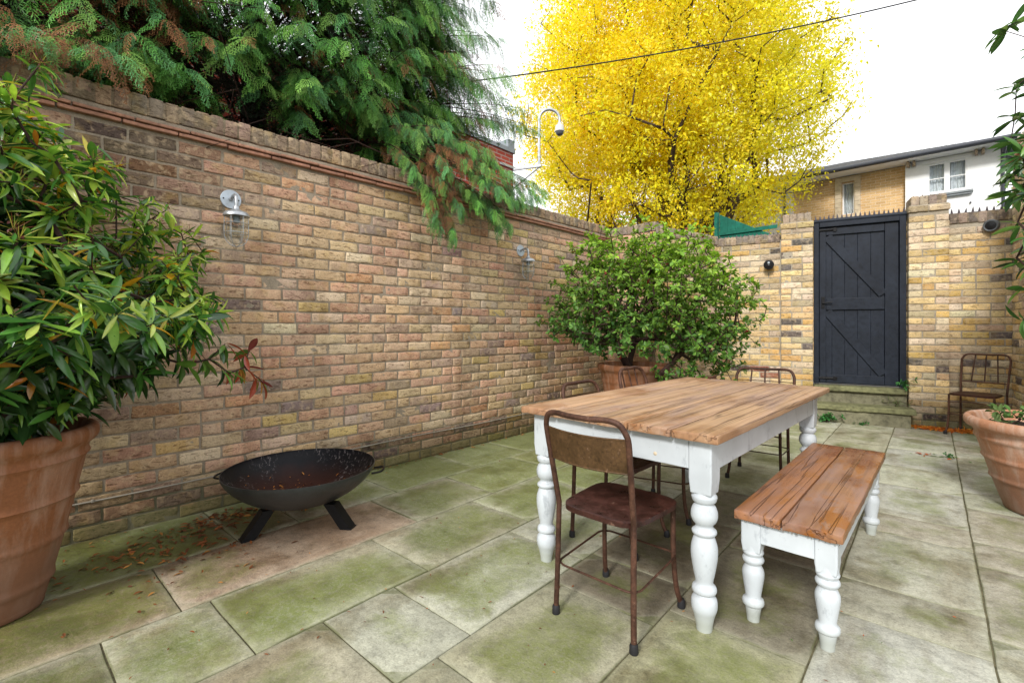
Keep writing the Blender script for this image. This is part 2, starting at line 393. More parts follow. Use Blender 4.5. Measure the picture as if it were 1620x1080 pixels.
M = dict(
    brickL=m_brick('pinkish_stock_brick', .36, .75, (1.36, 1.30, 1.22)), brickB=m_brick('yellow_stock_brick', .30, .45, (1.18, 1.18, 1.20)),
    mortar=m_mortar('lime_mortar', (.36, .30, .225)), mortarB=m_mortar('grey_buff_mortar', (.42, .37, .29)),
    tile=m_simple('terracotta_creasing', (.40, .20, .13), .7, var=.6, scale=40, bump=.4),
    slab=m_slab(), joint=m_simple('mossy_joint_sand', (.14, .125, .070), .95, var=.7, scale=60, bump=.7, bd=.006),
    ground=m_simple('dull_asphalt', (.06, .06, .058), .9, var=.4, scale=8),
    white=m_paint_white(),
    wood=m_wood('old_pine_table_boards', (.42, .275, .17), (.29, .165, .09), wet=.6, ochre=.40, gloss=.34),
    wood2=m_wood('wet_orange_bench_boards', (.30, .145, .072), (.21, .092, .040), wet=.6, ochre=.95, gloss=.20),
    rust=m_rust('rusty_brown_tube', (.034, .016, .011), (.085, .040, .025)), rustseat=m_rust('rusted_oxblood_sheet', (.026, .010, .008), (.070, .026, .019), .30, .15),
    rustpanel=m_rust('brown_rust_panel', (.062, .034, .014), (.100, .054, .022), .5, .2),
    rubber=m_simple('black_rubber', (.018, .018, .02), .6, var=.3), terracotta=m_terracotta(), terradark=m_terracotta('dark_terracotta', (.20, .075, .032), (.30, .12, .05), .25),
    soil=m_simple('dark_soil', (.022, .014, .009), .95, var=.8, scale=60, bump=1.0, bd=.02),
    stone=m_simple('mossy_step_stone', (.19, .18, .115), .85, var=.75, scale=22, bump=.6, bd=.005),
    stonetop=m_simple('algae_step_top', (.20, .20, .10), .8, var=.75, scale=26, bump=.6, bd=.005),
    door=m_simple('slate_blue_gate_paint', (.017, .022, .033), .5, var=.6, scale=26, bump=.2, Specular_IOR_Level=.18),
    blackmetal=m_simple('black_iron', (.007, .007, .008), .45, var=.4, scale=50, Specular_IOR_Level=.2), spike=m_simple('dark_plastic_spikes', (.05, .038, .05), .5, var=.3),
    galv=m_simple('dull_galvanised_steel', (.44, .46, .48), .42, .75, var=.3, scale=45), galvp=m_simple('pale_galvanised_plate', (.50, .56, .62), .45, .35, var=.2, scale=30),
    whiteplastic=m_simple('off_white_plastic', (.62, .62, .60), .4, var=.1), darkplastic=m_simple('black_plastic', (.015, .015, .017), .3, var=.2),
    greyplastic=m_simple('grey_lamp_body', (.10, .11, .12), .45, var=.2),
    conifer=m_leaf('cypress_scale_foliage', .22, .55, .3, var=.25), yellow=m_leaf('autumn_yellow_leaves', .5, .5, .3, var=.12),
    rhodo=m_leaf('glossy_rhododendron_leaf', .30, .24, .75), shrub=m_leaf('fresh_green_shrub_leaf', .38, .48, .35),
    litter=m_leaf('fallen_brown_leaf', .1, .6, .3), bark=m_simple('grey_brown_bark', (.075, .050, .036), .9, var=.7, scale=18, bump=.9, bd=.01),
    darkbark=m_simple('dark_stem_bark', (.045, .024, .018), .8, var=.5, scale=30, bump=.5),
    redbrick=m_brick_tex('red_brick', (.42, .075, .045), (.30, .05, .035), (.36, .28, .24), side=True),
    ybrick=m_brick_tex('buff_house_brick', (.74, .50, .25), (.58, .37, .17), (.74, .62, .46), w=.22),
    render=m_simple('white_render', (.82, .83, .84), .85, var=.08, scale=14), slate=m_simple('grey_slate_roof', (.13, .135, .145), .65, var=.5, scale=9, bump=.4),
    upvc=m_simple('white_window_frame', (.80, .81, .82), .35, var=.05), gutter=m_simple('dark_gutter', (.05, .055, .07), .4, var=.2),
    sandstone=m_simple('pale_sandstone', (.60, .50, .36), .85, var=.3, scale=12), beam=m_simple('pale_oak_bracket', (.42, .33, .24), .8, var=.3),
    curtain=m_simple('net_curtain', (.66, .70, .72), .9, var=.3, scale=12), green=m_simple('green_painted_board', (.012, .15, .10), .6, var=.5, scale=16),
    blue=m_simple('blue_panel', (.02, .22, .42), .5, var=.2), cable=m_simple('black_cable', (.02, .02, .02), .6, var=.1), clip=m_simple('pale_grey_cable', (.30, .27, .22), .7, var=.3),
    lead=m_simple('grey_lead_flashing', (.26, .29, .31), .6, var=.3))

def m_glass(name, tint=(.95, .97, .98), rough=.02):
    t = NT(name); g = t.n('ShaderNodeBsdfGlass'); g.inputs['Color'].default_value = (*tint, 1); g.inputs['Roughness'].default_value = rough; g.inputs['IOR'].default_value = 1.15
    tr = t.n('ShaderNodeBsdfTransparent'); tr.inputs[0].default_value = (*tint, 1)
    mx = t.n('ShaderNodeMixShader'); t._in(mx.inputs[0], t.math('ADD', t.math('MULTIPLY', t.noise(25, 4), .3), .35))
    t.l(tr.outputs[0], mx.inputs[1]); t.l(g.outputs[0], mx.inputs[2]); t.l(mx.outputs[0], t.o.inputs[0]); return t.m
M['glass'] = m_glass('dusty_clear_glass')
t_ = NT('window_glass'); M['pane'] = t_.done((.22, .27, .30), .08, None, 0.0); t_.b.inputs['Specular IOR Level'].default_value = .8

def m_bowl(inner):
    t = NT('fire_bowl_inner' if inner else 'fire_bowl_outer'); f = t.noise(70, 6, .75); g = t.noise(5, 5, .6)
    if inner:
        t.b.inputs['Specular IOR Level'].default_value = .22; z = t.sep(t.tc.outputs['Object'])[2]
        c = t.mix(t.ramp(t.math('ADD', z, t.math('MULTIPLY', g, .14)), [(.22, 1.0), (.34, 0.0)]), (.007, .007, .009), (.042, .014, .010))
        sp = t.ramp(t.noise(1.0, 7, .8, t.mapping((60, 60, 14))), [(.56, 0.0), (.62, .8)])
        c = t.mix(t.math('MULTIPLY', sp, t.ramp(t.noise(4, 2), [(.46, 0.0), (.56, 1.0)])), c, (.32, .28, .28))
        return t.done(c, t.ramp(f, [(.3, .38), (.7, .62)]), t.bump(f, .3, .002), .2)
    t.b.inputs['Specular IOR Level'].default_value = .6; c = t.mix(g, (.014, .014, .015), (.060, .064, .070)); c = t.mix(.5, c, t.ramp(f, [(.3, .5), (.7, 1.4)]), 'MULTIPLY')
    return t.done(c, t.ramp(g, [(.3, .30), (.7, .5)]), t.bump(f, .12, .001), .35)
M['bowl_in'] = m_bowl(True); M['bowl_out'] = m_bowl(False)
# ------------------------------------------------------------------ camera, light, sky
cam = bpy.data.cameras.new('camera'); co = bpy.data.objects.new('camera', cam); COL.objects.link(co)
co.location = (0, 0, 1.10); co.rotation_euler = (R(90), 0, R(41.5))
cam.lens = 750 / 1620 * 36; cam.sensor_width = 36; cam.shift_y = -23 / 1620; cam.clip_start = .05; cam.clip_end = 2000
scene.camera = co
scene.view_settings.view_transform = 'Standard'; scene.view_settings.look = 'None'; scene.view_settings.exposure = 0
SUN_EL, SUN_AZ = R(34), math.atan2(-.94, .20)          # light comes from behind the viewer
wd = bpy.data.worlds.new('World'); scene.world = wd; wd.use_nodes = True
nt = wd.node_tree; bg = nt.nodes['Background']
sky = nt.nodes.new('ShaderNodeTexSky'); sky.sky_type = 'NISHITA'; sky.sun_disc = False
sky.sun_elevation = SUN_EL; sky.sun_rotation = pi / 2 - SUN_AZ; sky.air_density = 1.2; sky.dust_density = 4
mul = nt.nodes.new('ShaderNodeMix'); mul.data_type = 'RGBA'; mul.blend_type = 'MULTIPLY'; mul.inputs[0].default_value = 1
nt.links.new(sky.outputs[0], mul.inputs[6]); mul.inputs[7].default_value = (.10, .10, .10, 1)
tc = nt.nodes.new('ShaderNodeTexCoord'); cl = nt.nodes.new('ShaderNodeTexNoise'); cl.inputs['Scale'].default_value = 1.6; cl.inputs['Detail'].default_value = 5
nt.links.new(tc.outputs['Generated'], cl.inputs['Vector'])
cr = nt.nodes.new('ShaderNodeValToRGB'); cr.color_ramp.elements[0].position = .3; cr.color_ramp.elements[0].color = (1.58, 1.61, 1.66, 1)
cr.color_ramp.elements[1].position = .7; cr.color_ramp.elements[1].color = (1.85, 1.86, 1.88, 1); nt.links.new(cl.outputs['Fac'], cr.inputs[0])
ov = nt.nodes.new('ShaderNodeMix'); ov.data_type = 'RGBA'; ov.inputs[0].default_value = .90
nt.links.new(mul.outputs[2], ov.inputs[6]); nt.links.new(cr.outputs[0], ov.inputs[7])
nt.links.new(ov.outputs[2], bg.inputs[0]); bg.inputs[1].default_value = 1.0
sun = bpy.data.lights.new('sun', 'SUN'); so = bpy.data.objects.new('sun', sun); COL.objects.link(so)
sun.energy = 3.4; sun.angle = R(10); sun.color = (1, .97, .93)
from mathutils import Vector
sd = Vector((cos(SUN_EL) * cos(SUN_AZ), cos(SUN_EL) * sin(SUN_AZ), sin(SUN_EL)))
so.rotation_euler = sd.to_track_quat('Z', 'Y').to_euler()

# ------------------------------------------------------------------ ground and paving
g = MB(); g.add([(-150, -150, -.035), (150, -150, -.035), (150, 150, -.035), (-150, 150, -.035)], [(0, 1, 2, 3)])
g.build('ground', M['ground'], kind='structure', smooth=False)
strips = [
 (-3.29, -2.672, [-2.2, -1.5, -.9, -.35, .165, .895, 1.215, 1.862, 2.602, 3.25, 3.9, 4.5, 5.4]),
 (-2.672, -2.181, [-2.0, -1.2, -.35, .53, 1.66, 2.284, 3.0, 3.65, 4.3, 5.0, 5.6, 6.3, 6.8]),
 (-2.181, -1.709, [-1.9, -1.1, -.45, .287, .625, 1.36, 2.082, 2.75, 3.2, 4.0, 4.7, 5.5, 6.1, 6.8]),
 (-1.709, -1.238, [-2.0, -1.2, -.5, .2, .86, 1.175, 1.91, 2.45, 3.15, 3.75, 4.6, 5.2, 6.0, 6.8]),
 (-1.238, -.768, [-1.8, -.9, -.2, .45, 1.02, 1.661, 1.99, 2.75, 3.35, 4.1, 4.6, 5.4, 6.2, 6.9]),
 (-.768, -.303, [-1.9, -1.1, -.3, .4, 1.1, 1.79, 2.517, 3.05, 3.75, 4.35, 5.1, 5.6, 6.3, 6.95]),
 (-.303, .157, [-2.0, -1.0, -.2, .6, 1.2, 1.70, 2.22, 2.54, 3.234, 3.565, 4.25, 4.85, 5.53, 6.13, 7.0]),
 (.157, .63, [-1.7, -.8, 0.0, .9, 1.6, 2.376, 3.07, 3.405, 4.0, 4.38, 5.05, 5.7, 6.3, 7.05]),
 (.63, 1.10, [-1.9, -.9, .3, 1.1, 1.9, 2.7, 3.5, 4.3, 5.1, 5.9, 6.5, 7.1])]
sl = MB(); sr = np.random.default_rng(21)
bases = [(.42, .425, .305), (.39, .395, .28), (.44, .435, .32), (.40, .375, .275), (.36, .35, .25), (.42, .42, .33)]
for (xa, xb, js) in strips:
    for ya, yb in zip(js[:-1], js[1:]):
        w, h = xb - xa - .006, yb - ya - .006
        nx, ny = max(4, int(w / .06)), max(4, int(h / .06))
        V, F = rbox((w, h, .03), .0025, nx, ny, 1)
        cx, cy = (xa + xb) / 2, (ya + yb) / 2
        u = np.minimum(w / 2 - np.abs(V[:, 0]), h / 2 - np.abs(V[:, 1])) / .12
        V = V + (cx, cy, -.015)
        edge = (u < .15)
        V[:, 0] += vnoise(V, 9, 1) * .0028 * edge; V[:, 1] += vnoise(V, 9, 2) * .0028 * edge
        V[:, 2] += vnoise(V, 3.5, 4) * .0015 + sr.normal() * .0006 + (V[:, 0] - cx) * sr.normal() * .0015
        V[:, 2] -= .002 * edge
        left = np.clip((-1.35 - cx) / .9, 0, 1) * np.clip((4.2 - cy) / 1.5, 0, 1)
        gr = .16 + .50 * left + sr.normal() * .11
        if cx > -.9: gr = .06 + .10 * sr.random()
        if cx > .3 and cy > 2.5: gr = .2 + .1 * sr.random()
        if cx < -1.9 and 2.6 < cy < 4.2: gr = .95
        b = np.array(bases[sr.integers(len(bases))]) * (1 + sr.normal() * .07)
        if cx < -2.2 and cy < .5: b = np.array((.36, .29, .205))
        if -2.7 < cx < -2.2 and .5 < cy < 1.7: b = np.array((.38, .30, .22)); gr = .35
        if -1.3 < cx < -.3 and 1.6 < cy < 3.6: b = b * (.50, .45, .45)  # damp slabs under the table, its shade painted into their colour
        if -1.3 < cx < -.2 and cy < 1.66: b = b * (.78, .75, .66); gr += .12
        if cx > -.3: b = b * (1.0, 1.0, 1.08)
        # scorched, dustier slab under the fire bowl
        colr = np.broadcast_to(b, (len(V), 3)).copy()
        dd = np.hypot(V[:, 0] + 2.40, V[:, 1] - 1.22); k = np.exp(-(dd / .34) ** 2)[:, None]
        colr = colr * (1 - .55 * k) + np.array((.42, .30, .21)) * .55 * k
        gv = np.full(len(V), gr) - 1.2 * k[:, 0]
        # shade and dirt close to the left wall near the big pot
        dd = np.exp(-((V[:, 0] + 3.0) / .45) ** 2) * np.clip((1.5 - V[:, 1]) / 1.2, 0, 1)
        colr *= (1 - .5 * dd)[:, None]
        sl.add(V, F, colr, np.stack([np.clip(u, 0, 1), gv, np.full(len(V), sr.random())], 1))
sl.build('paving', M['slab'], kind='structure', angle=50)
j = MB(); V = []; nxj, nyj = 40, 90
xs = np.linspace(-3.4, 1.2, nxj); ys = np.linspace(-2.3, 7.15, nyj)
GX, GY = np.meshgrid(xs, ys); P = np.stack([GX.ravel(), GY.ravel(), np.full(GX.size, -.0075)], 1); P[:, 2] += vnoise(P, 6, 9) * .001
F = np.array([(r * nxj + c, r * nxj + c + 1, (r + 1) * nxj + c + 1, (r + 1) * nxj + c) for r in range(nyj - 1) for c in range(nxj - 1)])
j.add(P, F); j.build('paving_joints', M['joint'], kind='structure')

# ------------------------------------------------------------------ brickwork
PL = [((.42, .27, .19), .32), ((.43, .32, .205), .28), ((.34, .25, .19), .13), ((.22, .165, .15), .04), ((.43, .32, .15), .05), ((.42, .24, .14), .05), ((.48, .39, .285), .12)]
PB = [((.60, .45, .23), .42), ((.56, .36, .13), .15), ((.62, .51, .35), .22), ((.12, .10, .09), .045), ((.27, .10, .065), .02), ((.42, .33, .22), .14)]
def pick(pal, r):
    p = np.array([q[1] for q in pal]); c = np.array(pal[r.choice(len(pal), p=p / p.sum())][0])
    return c * (1 + r.normal() * .10) * (1 + r.normal(size=3) * .03)
def brick(mb, c, sz, col, seed, amp=.0034, b=.0042, n=(6, 1, 2), rot=None):
    V, F = rbox(sz, b, *n)
    w = V + np.asarray(c)
    ed = ((np.abs(V[:, 0]) > sz[0] / 2 - .002) | (np.abs(V[:, 2]) > sz[2] / 2 - .002))
    V[:, 1] += vnoise(w, 26, seed) * amp + vnoise(w, 70, seed + 3) * amp * .5
    V[:, 0] += vnoise(w, 30, seed + 1) * amp * ed; V[:, 2] += vnoise(w, 30, seed + 2) * amp * .9 * ed
    if rot is not None: V = V @ rot.T
    mb.add(V + np.asarray(c), F, np.clip(col * (1 + vnoise(w, 12, seed + 5)[:, None] * .12), .01, .9))
def courses(mb, x0, x1, z0, z1, y, pal, r, depth=.05, first=0, wl=.215, bond='stretcher', darkz=None):
    """stretcher bond facing -y, front plane at y"""
    k = 0; z = z0
    while z + .05 < z1:
        hgt = min(.066, z1 - z)
        if bond == 'pier':
            W_ = x1 - x0; a = W_ * .655
            cuts = [x0, x0 + a, x1] if (k + first) % 2 else [x0, x1 - a, x1]
            spans = [(cuts[0], cuts[1]), (cuts[1], cuts[2])]
        else:
            spans = []; x = x0 - (((k + first) % 2) * .5) * .225
            while x < x1 - .02:
                q = x + .225 + r.normal() * .002
                spans.append((max(x, x0), min(q, x1))); x = q
        for (a, b) in spans:
            if b - a < .03: continue
            halve = r.random() < .06 and b - a > .18
            for (a2, b2) in (((a, (a + b) / 2), ((a + b) / 2, b)) if halve else ((a, b),)):
                g_ = .005 + abs(r.normal()) * .0012
                dz = r.normal() * .0012
                sz = (b2 - a2 - 2 * g_, depth, hgt - abs(r.normal()) * .0015)
                col = pick(pal, r)
                if darkz: col = col * darkz(z, (a + b) / 2)
                brick(mb, ((a2 + b2) / 2, y + depth / 2 + r.normal() * .0014, z + .0045 + hgt / 2 + dz), sz, col, int(r.integers(999)),
                      n=(7 if b2 - a2 > .15 else 4, 1, 3))
        k += 1; z += .075
def soldiers(mb, x0, x1, z0, z1, y0, y1, pal, r, pitch=.0755, tone=1.0):
    V, F = rbox((x1 - x0 - .01, y1 - y0 - .007, z1 - z0 - .009), .004, max(2, int((x1 - x0) / .04)), 2, 2)
    V = V + ((x0 + x1) / 2, (y0 + y1) / 2, (z0 + z1) / 2 - .003); V[:, 1:] += np.stack([vnoise(V, 30, 1), vnoise(V, 30, 2)], 1) * .003
    mb.add(V, F, (.17, .14, .10))
    n = max(1, round((x1 - x0) / pitch)); p = (x1 - x0) / n
    for i in range(n):
        sz = (p - .009, y1 - y0, z1 - z0 + r.normal() * .003)
        col = pick(pal, r) * tone
        V, F = rbox(sz, .006, 2, 4, 3)
        c = np.array((x0 + (i + .5) * p, (y0 + y1) / 2 + r.normal() * .002, (z0 + z1) / 2 + r.normal() * .002)); w = V + c; s_ = int(r.integers(999))
        V = V + np.stack([vnoise(w, 28, s_), vnoise(w, 28, s_ + 1), vnoise(w, 28, s_ + 2)], 1) * .0035
        mb.add(V + c, F, col)
def core(mb, x0, x1, z0, z1, y0, y1, rough=True):
    nx = max(2, int((x1 - x0) / .05)); nz = max(2, int((z1 - z0) / .05))
    V, F = rbox((x1 - x0, y1 - y0, z1 - z0), .004, nx, 1, nz)
    c = np.array(((x0 + x1) / 2, (y0 + y1) / 2, (z0 + z1) / 2)); V = V + c
    V[:, 1] += vnoise(V, 18, 3) * .0015
    mb.add(V, F)
def spikes(name, label, parent_loc, rz, x0, x1, y, z, h=.042, pitch=.046, grp='plastic spike strips along the wall tops'):
    t = thing(name, label, 'spike strip', parent_loc, rz, grp)
    b = MB(); b.box(((x0 + x1) / 2, y, z + .003), (x1 - x0, .035, .006), .002)
    b.build('base_strip', M['spike'], t)
    n = int((x1 - x0) / pitch)
    for i in range(n):
        if SPK[0] is None:
            s = MB(); s.tube([(0, 0, .0), (.001, 0, .6), (0, 0, 1.0)], [.30, .17, .02], n=5); o = s.build('spike', M['spike'], t, smooth=False); SPK[0] = o.data
        else:
            o = bpy.data.objects.new('spike', SPK[0]); COL.objects.link(o); o.parent = t
        hh = h * random.uniform(.85, 1.1)
        o.location = (x0 + (i + .5) * (x1 - x0) / n + random.gauss(0, .001), y + (-.008 if i % 2 else .008), z + .005)
        o.scale = (.042, .034, hh); o.rotation_euler = (random.gauss(0, .04), random.gauss(0, .06), 0)
    return t
SPK = [None]

r1 = np.random.default_rng(5)
# left garden wall: local x runs away from the viewer, -y faces the yard
LW = thing('brick_wall', 'long weathered pinkish-brown brick garden wall carrying the two lamps', 'wall', (-3.326, -1.70, 0), R(88.19))
def dkL(z, x):
    f = 1.0
    if z < .19: f *= .74
    f *= 1 - .68 * math.exp(-((x - 2.25) / .42) ** 2) * (1 if z > 1.75 else .35)     # damp soot above the planter
    return f
b = MB(); courses(b, 0, 7.085, 0, 2.185, 0, PL, r1, darkz=dkL); b.build('brickwork', M['brickL'], LW, angle=60)
b = MB(); core(b, 0, 7.20, -.03, 2.30, .0045, .215); b.build('mortar', M['mortar'], LW)
b = MB(); soldiers(b, 0, 7.066, 2.268, 2.372, -.012, .225, [((.20, .15, .115), .5), ((.26, .19, .13), .3), ((.15, .125, .10), .2)], r1)
b.build('coping', M['brickL'], LW, angle=60)
b = MB()
for i in range(28):
    x = i * .2525
    b.box((x + .126, .09, 2.225 + r1.normal() * .001), (.247, .25, .017), .005, noise=.002, seed=i, nx=3, col=(1, 1, 1))
    b.box((x + .07, .085, 2.201 + r1.normal() * .001), (.247, .225, .020), .005, noise=.002, seed=i + 50, nx=3, col=(1, 1, 1))
b.build('tile_creasing', M['tile'], LW)
b = MB(); core(b, 0, 7.066, 2.236, 2.262, -.006, .216); b.build('bedding_mortar', M['mortar'], LW)
# thin cable clipped low along the wall
cb = thing('wall_cable', 'thin pale cable clipped low along the long left wall', 'cable', (-3.326, -1.70, 0), R(88.19))
xs_ = np.linspace(.6, 7.0, 60)
b = MB(); b.tube([(x, -.006, .197 + .0025 * sin(x * 5) + .003 * (x > 2)) for x in xs_], .0045, n=6); b.build('cable_run', M['clip'], cb)
for x in np.arange(.9, 7, .6): b = MB(); b.box((x, -.006, .199), (.012, .012, .016), .003); b.build('clip', M['clip'], cb)
spikes('spike_strip', 'row of small dark spikes on the long left wall near its far end', (-3.326, -1.70, 0), R(88.19), 5.2, 7.0, .11, 2.372, .03)

# the step-out and the wall behind the bush
JW = thing('brick_wall', 'short brick wall return rising behind the bush in the corner', 'wall', (-3.103, 5.366, 0), 0)
b = MB(); courses(b, 0, .639, 0, 2.25, 0, PL, r1); b.build('brickwork', M['brickL'], JW, angle=60)
b = MB(); core(b, 0, .636, -.03, 2.30, .0050, .2); b.build('mortar', M['mortar'], JW)
b = MB(); soldiers(b, -.02, .645, 2.245, 2.352, -.014, .22, [((.22, .175, .14), .6), ((.28, .22, .16), .4)], r1); b.build('coping', M['brickB'], JW, angle=60)
ang2 = math.atan2(6.60 - 5.366, -2.15 + 2.464)
KW = thing('brick_wall', 'brick wall stretch between the bush corner and the back wall', 'wall', (-2.464, 5.366, 0), ang2)
b = MB(); courses(b, 0, 1.27, 0, 2.19, 0, PB, r1, darkz=lambda z, x: .8); b.build('brickwork', M['brickB'], KW, angle=60)
b = MB(); core(b, 0.006, 1.27, -.03, 2.25, .0050, .2); b.build('mortar', M['mortarB'], KW)
b = MB(); soldiers(b, 0, 1.27, 2.20, 2.31, -.014, .22, [((.24, .20, .16), .6), ((.33, .27, .19), .4)], r1); b.build('coping', M['brickB'], KW, angle=60)
spikes('spike_strip', 'row of small dark spikes on the wall return behind the bush', (-3.103, 5.366, 0), 0, .0, .64, .1, 2.352, .03)
spikes('spike_strip', 'row of small dark spikes on the wall stretch right behind the bush', (-2.464, 5.366, 0), ang2, .1, 1.25, .1, 2.31, .03)

# back wall with gate: one shared frame
GO = (-1.408, 6.648, 0); GA = R(10.74)
BW = thing('brick_wall', 'low yellow brick back wall between the bush and the left gate pillar', 'wall', GO, GA)
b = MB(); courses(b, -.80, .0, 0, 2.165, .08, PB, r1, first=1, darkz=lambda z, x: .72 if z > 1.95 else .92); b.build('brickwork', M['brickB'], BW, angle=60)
b = MB(); core(b, -.80, .03, -.03, 2.2, .0850, .29); b.build('mortar', M['mortarB'], BW)
b = MB(); soldiers(b, -.80, -.003, 2.172, 2.28, .07, .30, [((.20, .16, .13), .6), ((.28, .22, .16), .4)], r1); b.build('coping', M['brickB'], BW, angle=60)
spikes('spike_strip', 'row of small dark spikes on the back wall left of the gate', GO, GA, -.78, -.01, .17, 2.28, .035)
def pier(label, x0, x1, top, first):
    t = thing('brick_pillar', label, 'pillar', GO, GA, 'brick pillars flanking the gate')
    mid = (x0 + x1) / 2; z1 = top - .11
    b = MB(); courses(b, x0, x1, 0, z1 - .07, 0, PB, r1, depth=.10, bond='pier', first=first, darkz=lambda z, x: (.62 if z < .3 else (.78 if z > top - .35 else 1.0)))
    # side faces
    for sx, ang in ((x1, R(90)), (x0, R(-90))):
        s = MB(); courses(s, .105, .335, 0, z1 - .07, 0, PB, r1, depth=.08, first=first)
        V = np.concatenate(s.v); Rz = rotz(ang)
        V2 = np.stack([sx - V[:, 1] if sx == x1 else sx + V[:, 1], V[:, 0], V[:, 2]], 1)
        off = 0
        for v_, f_, c_ in zip(s.v, s.f, s.c):
            n_ = len(v_); fl = f_ - off
            if sx == x0: fl = fl[:, ::-1]
            b.add(V2[off:off + n_], fl, c_); off += n_
    # corbel course and crowning bricks on edge
    for i, a in enumerate(np.linspace(x0 - .006, x1 + .006, 3)[:-1]):
        w_ = (x1 - x0 + .012) / 2
        brick(b, (a + w_ / 2, .16, z1 - .035), (w_ - .008, .35, .064), pick(PB, r1) * .7, 31 + i, n=(5, 4, 2))
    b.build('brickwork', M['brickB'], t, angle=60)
    b = MB(); core(b, x0 + .008, x1 - .008, -.03, z1 + .01, .005, .33); b.build('mortar', M['mortarB'], t)
    b = MB(); soldiers(b, x0 + .02, x1 - .02, z1 + .004, top, .01, .30, [((.27, .22, .17), .6), ((.33, .27, .19), .4)], r1, pitch=.078); b.build('cap', M['brickB'], t, angle=60)
    return t
pier('yellow brick pillar left of the blue gate', 0, .346, 2.49, 0)
pier('taller yellow brick pillar right of the blue gate', 1.237, 1.586, 2.545, 1)
spikes('spike_strip', 'row of tiny spikes crowning the pillar left of the gate', GO, GA, .03, .32, .12, 2.49, .03, .06)
spikes('spike_strip', 'row of tiny spikes crowning the pillar right of the gate', GO, GA, 1.27, 1.56, .12, 2.545, .03, .06)
RW = thing('brick_wall', 'yellow brick back wall behind the rusty chair, right of the gate', 'wall', GO, GA)
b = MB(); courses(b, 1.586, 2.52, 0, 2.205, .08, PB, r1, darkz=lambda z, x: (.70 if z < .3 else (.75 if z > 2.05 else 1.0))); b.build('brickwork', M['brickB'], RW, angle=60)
b = MB(); core(b, 1.55, 2.52, -.03, 2.24, .0850, .29); b.build('mortar', M['mortarB'], RW)
b = MB(); soldiers(b, 1.59, 2.52, 2.215, 2.328, .07, .30, [((.15, .12, .10), .6), ((.22, .18, .14), .4)], r1); b.build('coping', M['brickB'], RW, angle=60)
spikes('spike_strip', 'row of tall dark spikes on the back wall right of the gate', GO, GA, 1.60, 2.10, .12, 2.328, .055, .055)
# right garden wall, higher, at the edge of the view
SW = thing('brick_wall', 'high brick side wall with terracotta coping at the far right', 'wall', (.625, 7.11, 0), R(-84))
b = MB(); courses(b, 0, 4.6, 0, 2.74, 0, PB, r1, darkz=lambda z, x: .9); b.build('brickwork', M['brickB'], SW, angle=60)
b = MB(); core(b, 0, 4.6, -.03, 2.76, .0050, .2); b.build('mortar', M['mortarB'], SW)
b = MB()
for i in range(19): b.box((i * .245 + .12, .09, 2.775 + (i % 2) * .002), (.24, .29, .028), .006, noise=.002, seed=i)
b.build('coping', M['tile'], SW)
b = MB(); courses(b, 0.02, 4.55, 2.795, 3.05, .03, PL, r1); core(b, .02, 4.55, 2.76, 3.05, .034, .18); b.build('upper_brickwork', M['brickL'], SW, angle=60)

# ------------------------------------------------------------------ gate
G = thing('garden_gate', 'dark slate-blue ledged and braced wooden gate between the pillars', 'gate', GO, GA)
gx0, gx1, gz0, gz1, gy = .350, 1.233, .415, 2.375, .10
b = MB()
b.box((gx0 + .028, gy + .01, (gz0 + gz1) / 2), (.055, .075, gz1 - gz0), .005, nz=12, noise=.001)
b.box((gx1 - .030, gy + .01, (gz0 + gz1) / 2), (.060, .075, gz1 - gz0), .005, nz=12, noise=.001)
b.box(((gx0 + gx1) / 2, gy + .008, gz1 - .035), (gx1 - gx0 - .118, .075, .068), .005, nx=12, noise=.001)
b.tube([(gx0 + .0, gy - .012, gz1 + .004), (gx1, gy - .012, gz1 + .004)], .026, n=12)
b.box(((gx0 + gx1) / 2, gy + .056, (gz0 + gz1) / 2), (gx1 - gx0 - .004, .010, gz1 - gz0 - .004), .002)
b.build('frame', M['door'], G)
lx0, lx1, lz0, lz1 = gx0 + .062, gx1 - .066, gz0 + .012, gz1 - .075
b = MB(); n = 6; w = (lx1 - lx0) / n
for i in range(n): b.box((lx0 + (i + .5) * w, gy + .035, (lz0 + lz1) / 2), (w - .0004, .022, lz1 - lz0), .004, nz=20, noise=.0012, seed=i)
b.build('boards', M['door'], G)
b = MB()
b.box((lx0 + .032, gy + .012, (lz0 + lz1) / 2), (.064, .024, lz1 - lz0), .003, nz=16, noise=.0008)
b.box((lx1 - .062, gy + .012, (lz0 + lz1) / 2), (.124, .024, lz1 - lz0), .003, nz=16, noise=.0008)
ix0, ix1 = lx0 + .066, lx1 - .126
for (za, zb) in ((lz1 - .09, lz1), (1.305, 1.445), (lz0, lz0 + .10)):
    b.box(((ix0 + ix1) / 2, gy + .013, (za + zb) / 2), (ix1 - ix0, .022, zb - za), .003, nx=8, noise=.0008)
b.build('rails', M['door'], G)
for (xa, za, xb, zb) in ((ix0 + .02, lz1 - .12, ix1 - .02, 1.49), (ix0 + .02, 1.275, ix1 - .02, lz0 + .135)):
    L = math.hypot(xb - xa, zb - za); a = math.atan2(za - zb, xb - xa)
    b = MB(); b.box(((xa + xb) / 2, gy + .014, (za + zb) / 2), (L + .03, .021, .095), .003, rot=roty(a), nx=8, noise=.0008)
    b.build('brace', M['door'], G)
for z in (lz1 - .03, lz0 + .055):
    b = MB(); b.box((gx0 + .125, gy - .002, z), (.23, .006, .030), .002); b.box((gx0 + .215, gy - .004, z), (.03, .008, .05), .002)
    b.tube([(gx0 + .03, gy - .012, z - .0), (gx0 + .2, gy - .012, z)], .0055); b.build('hinge', M['blackmetal'], G)
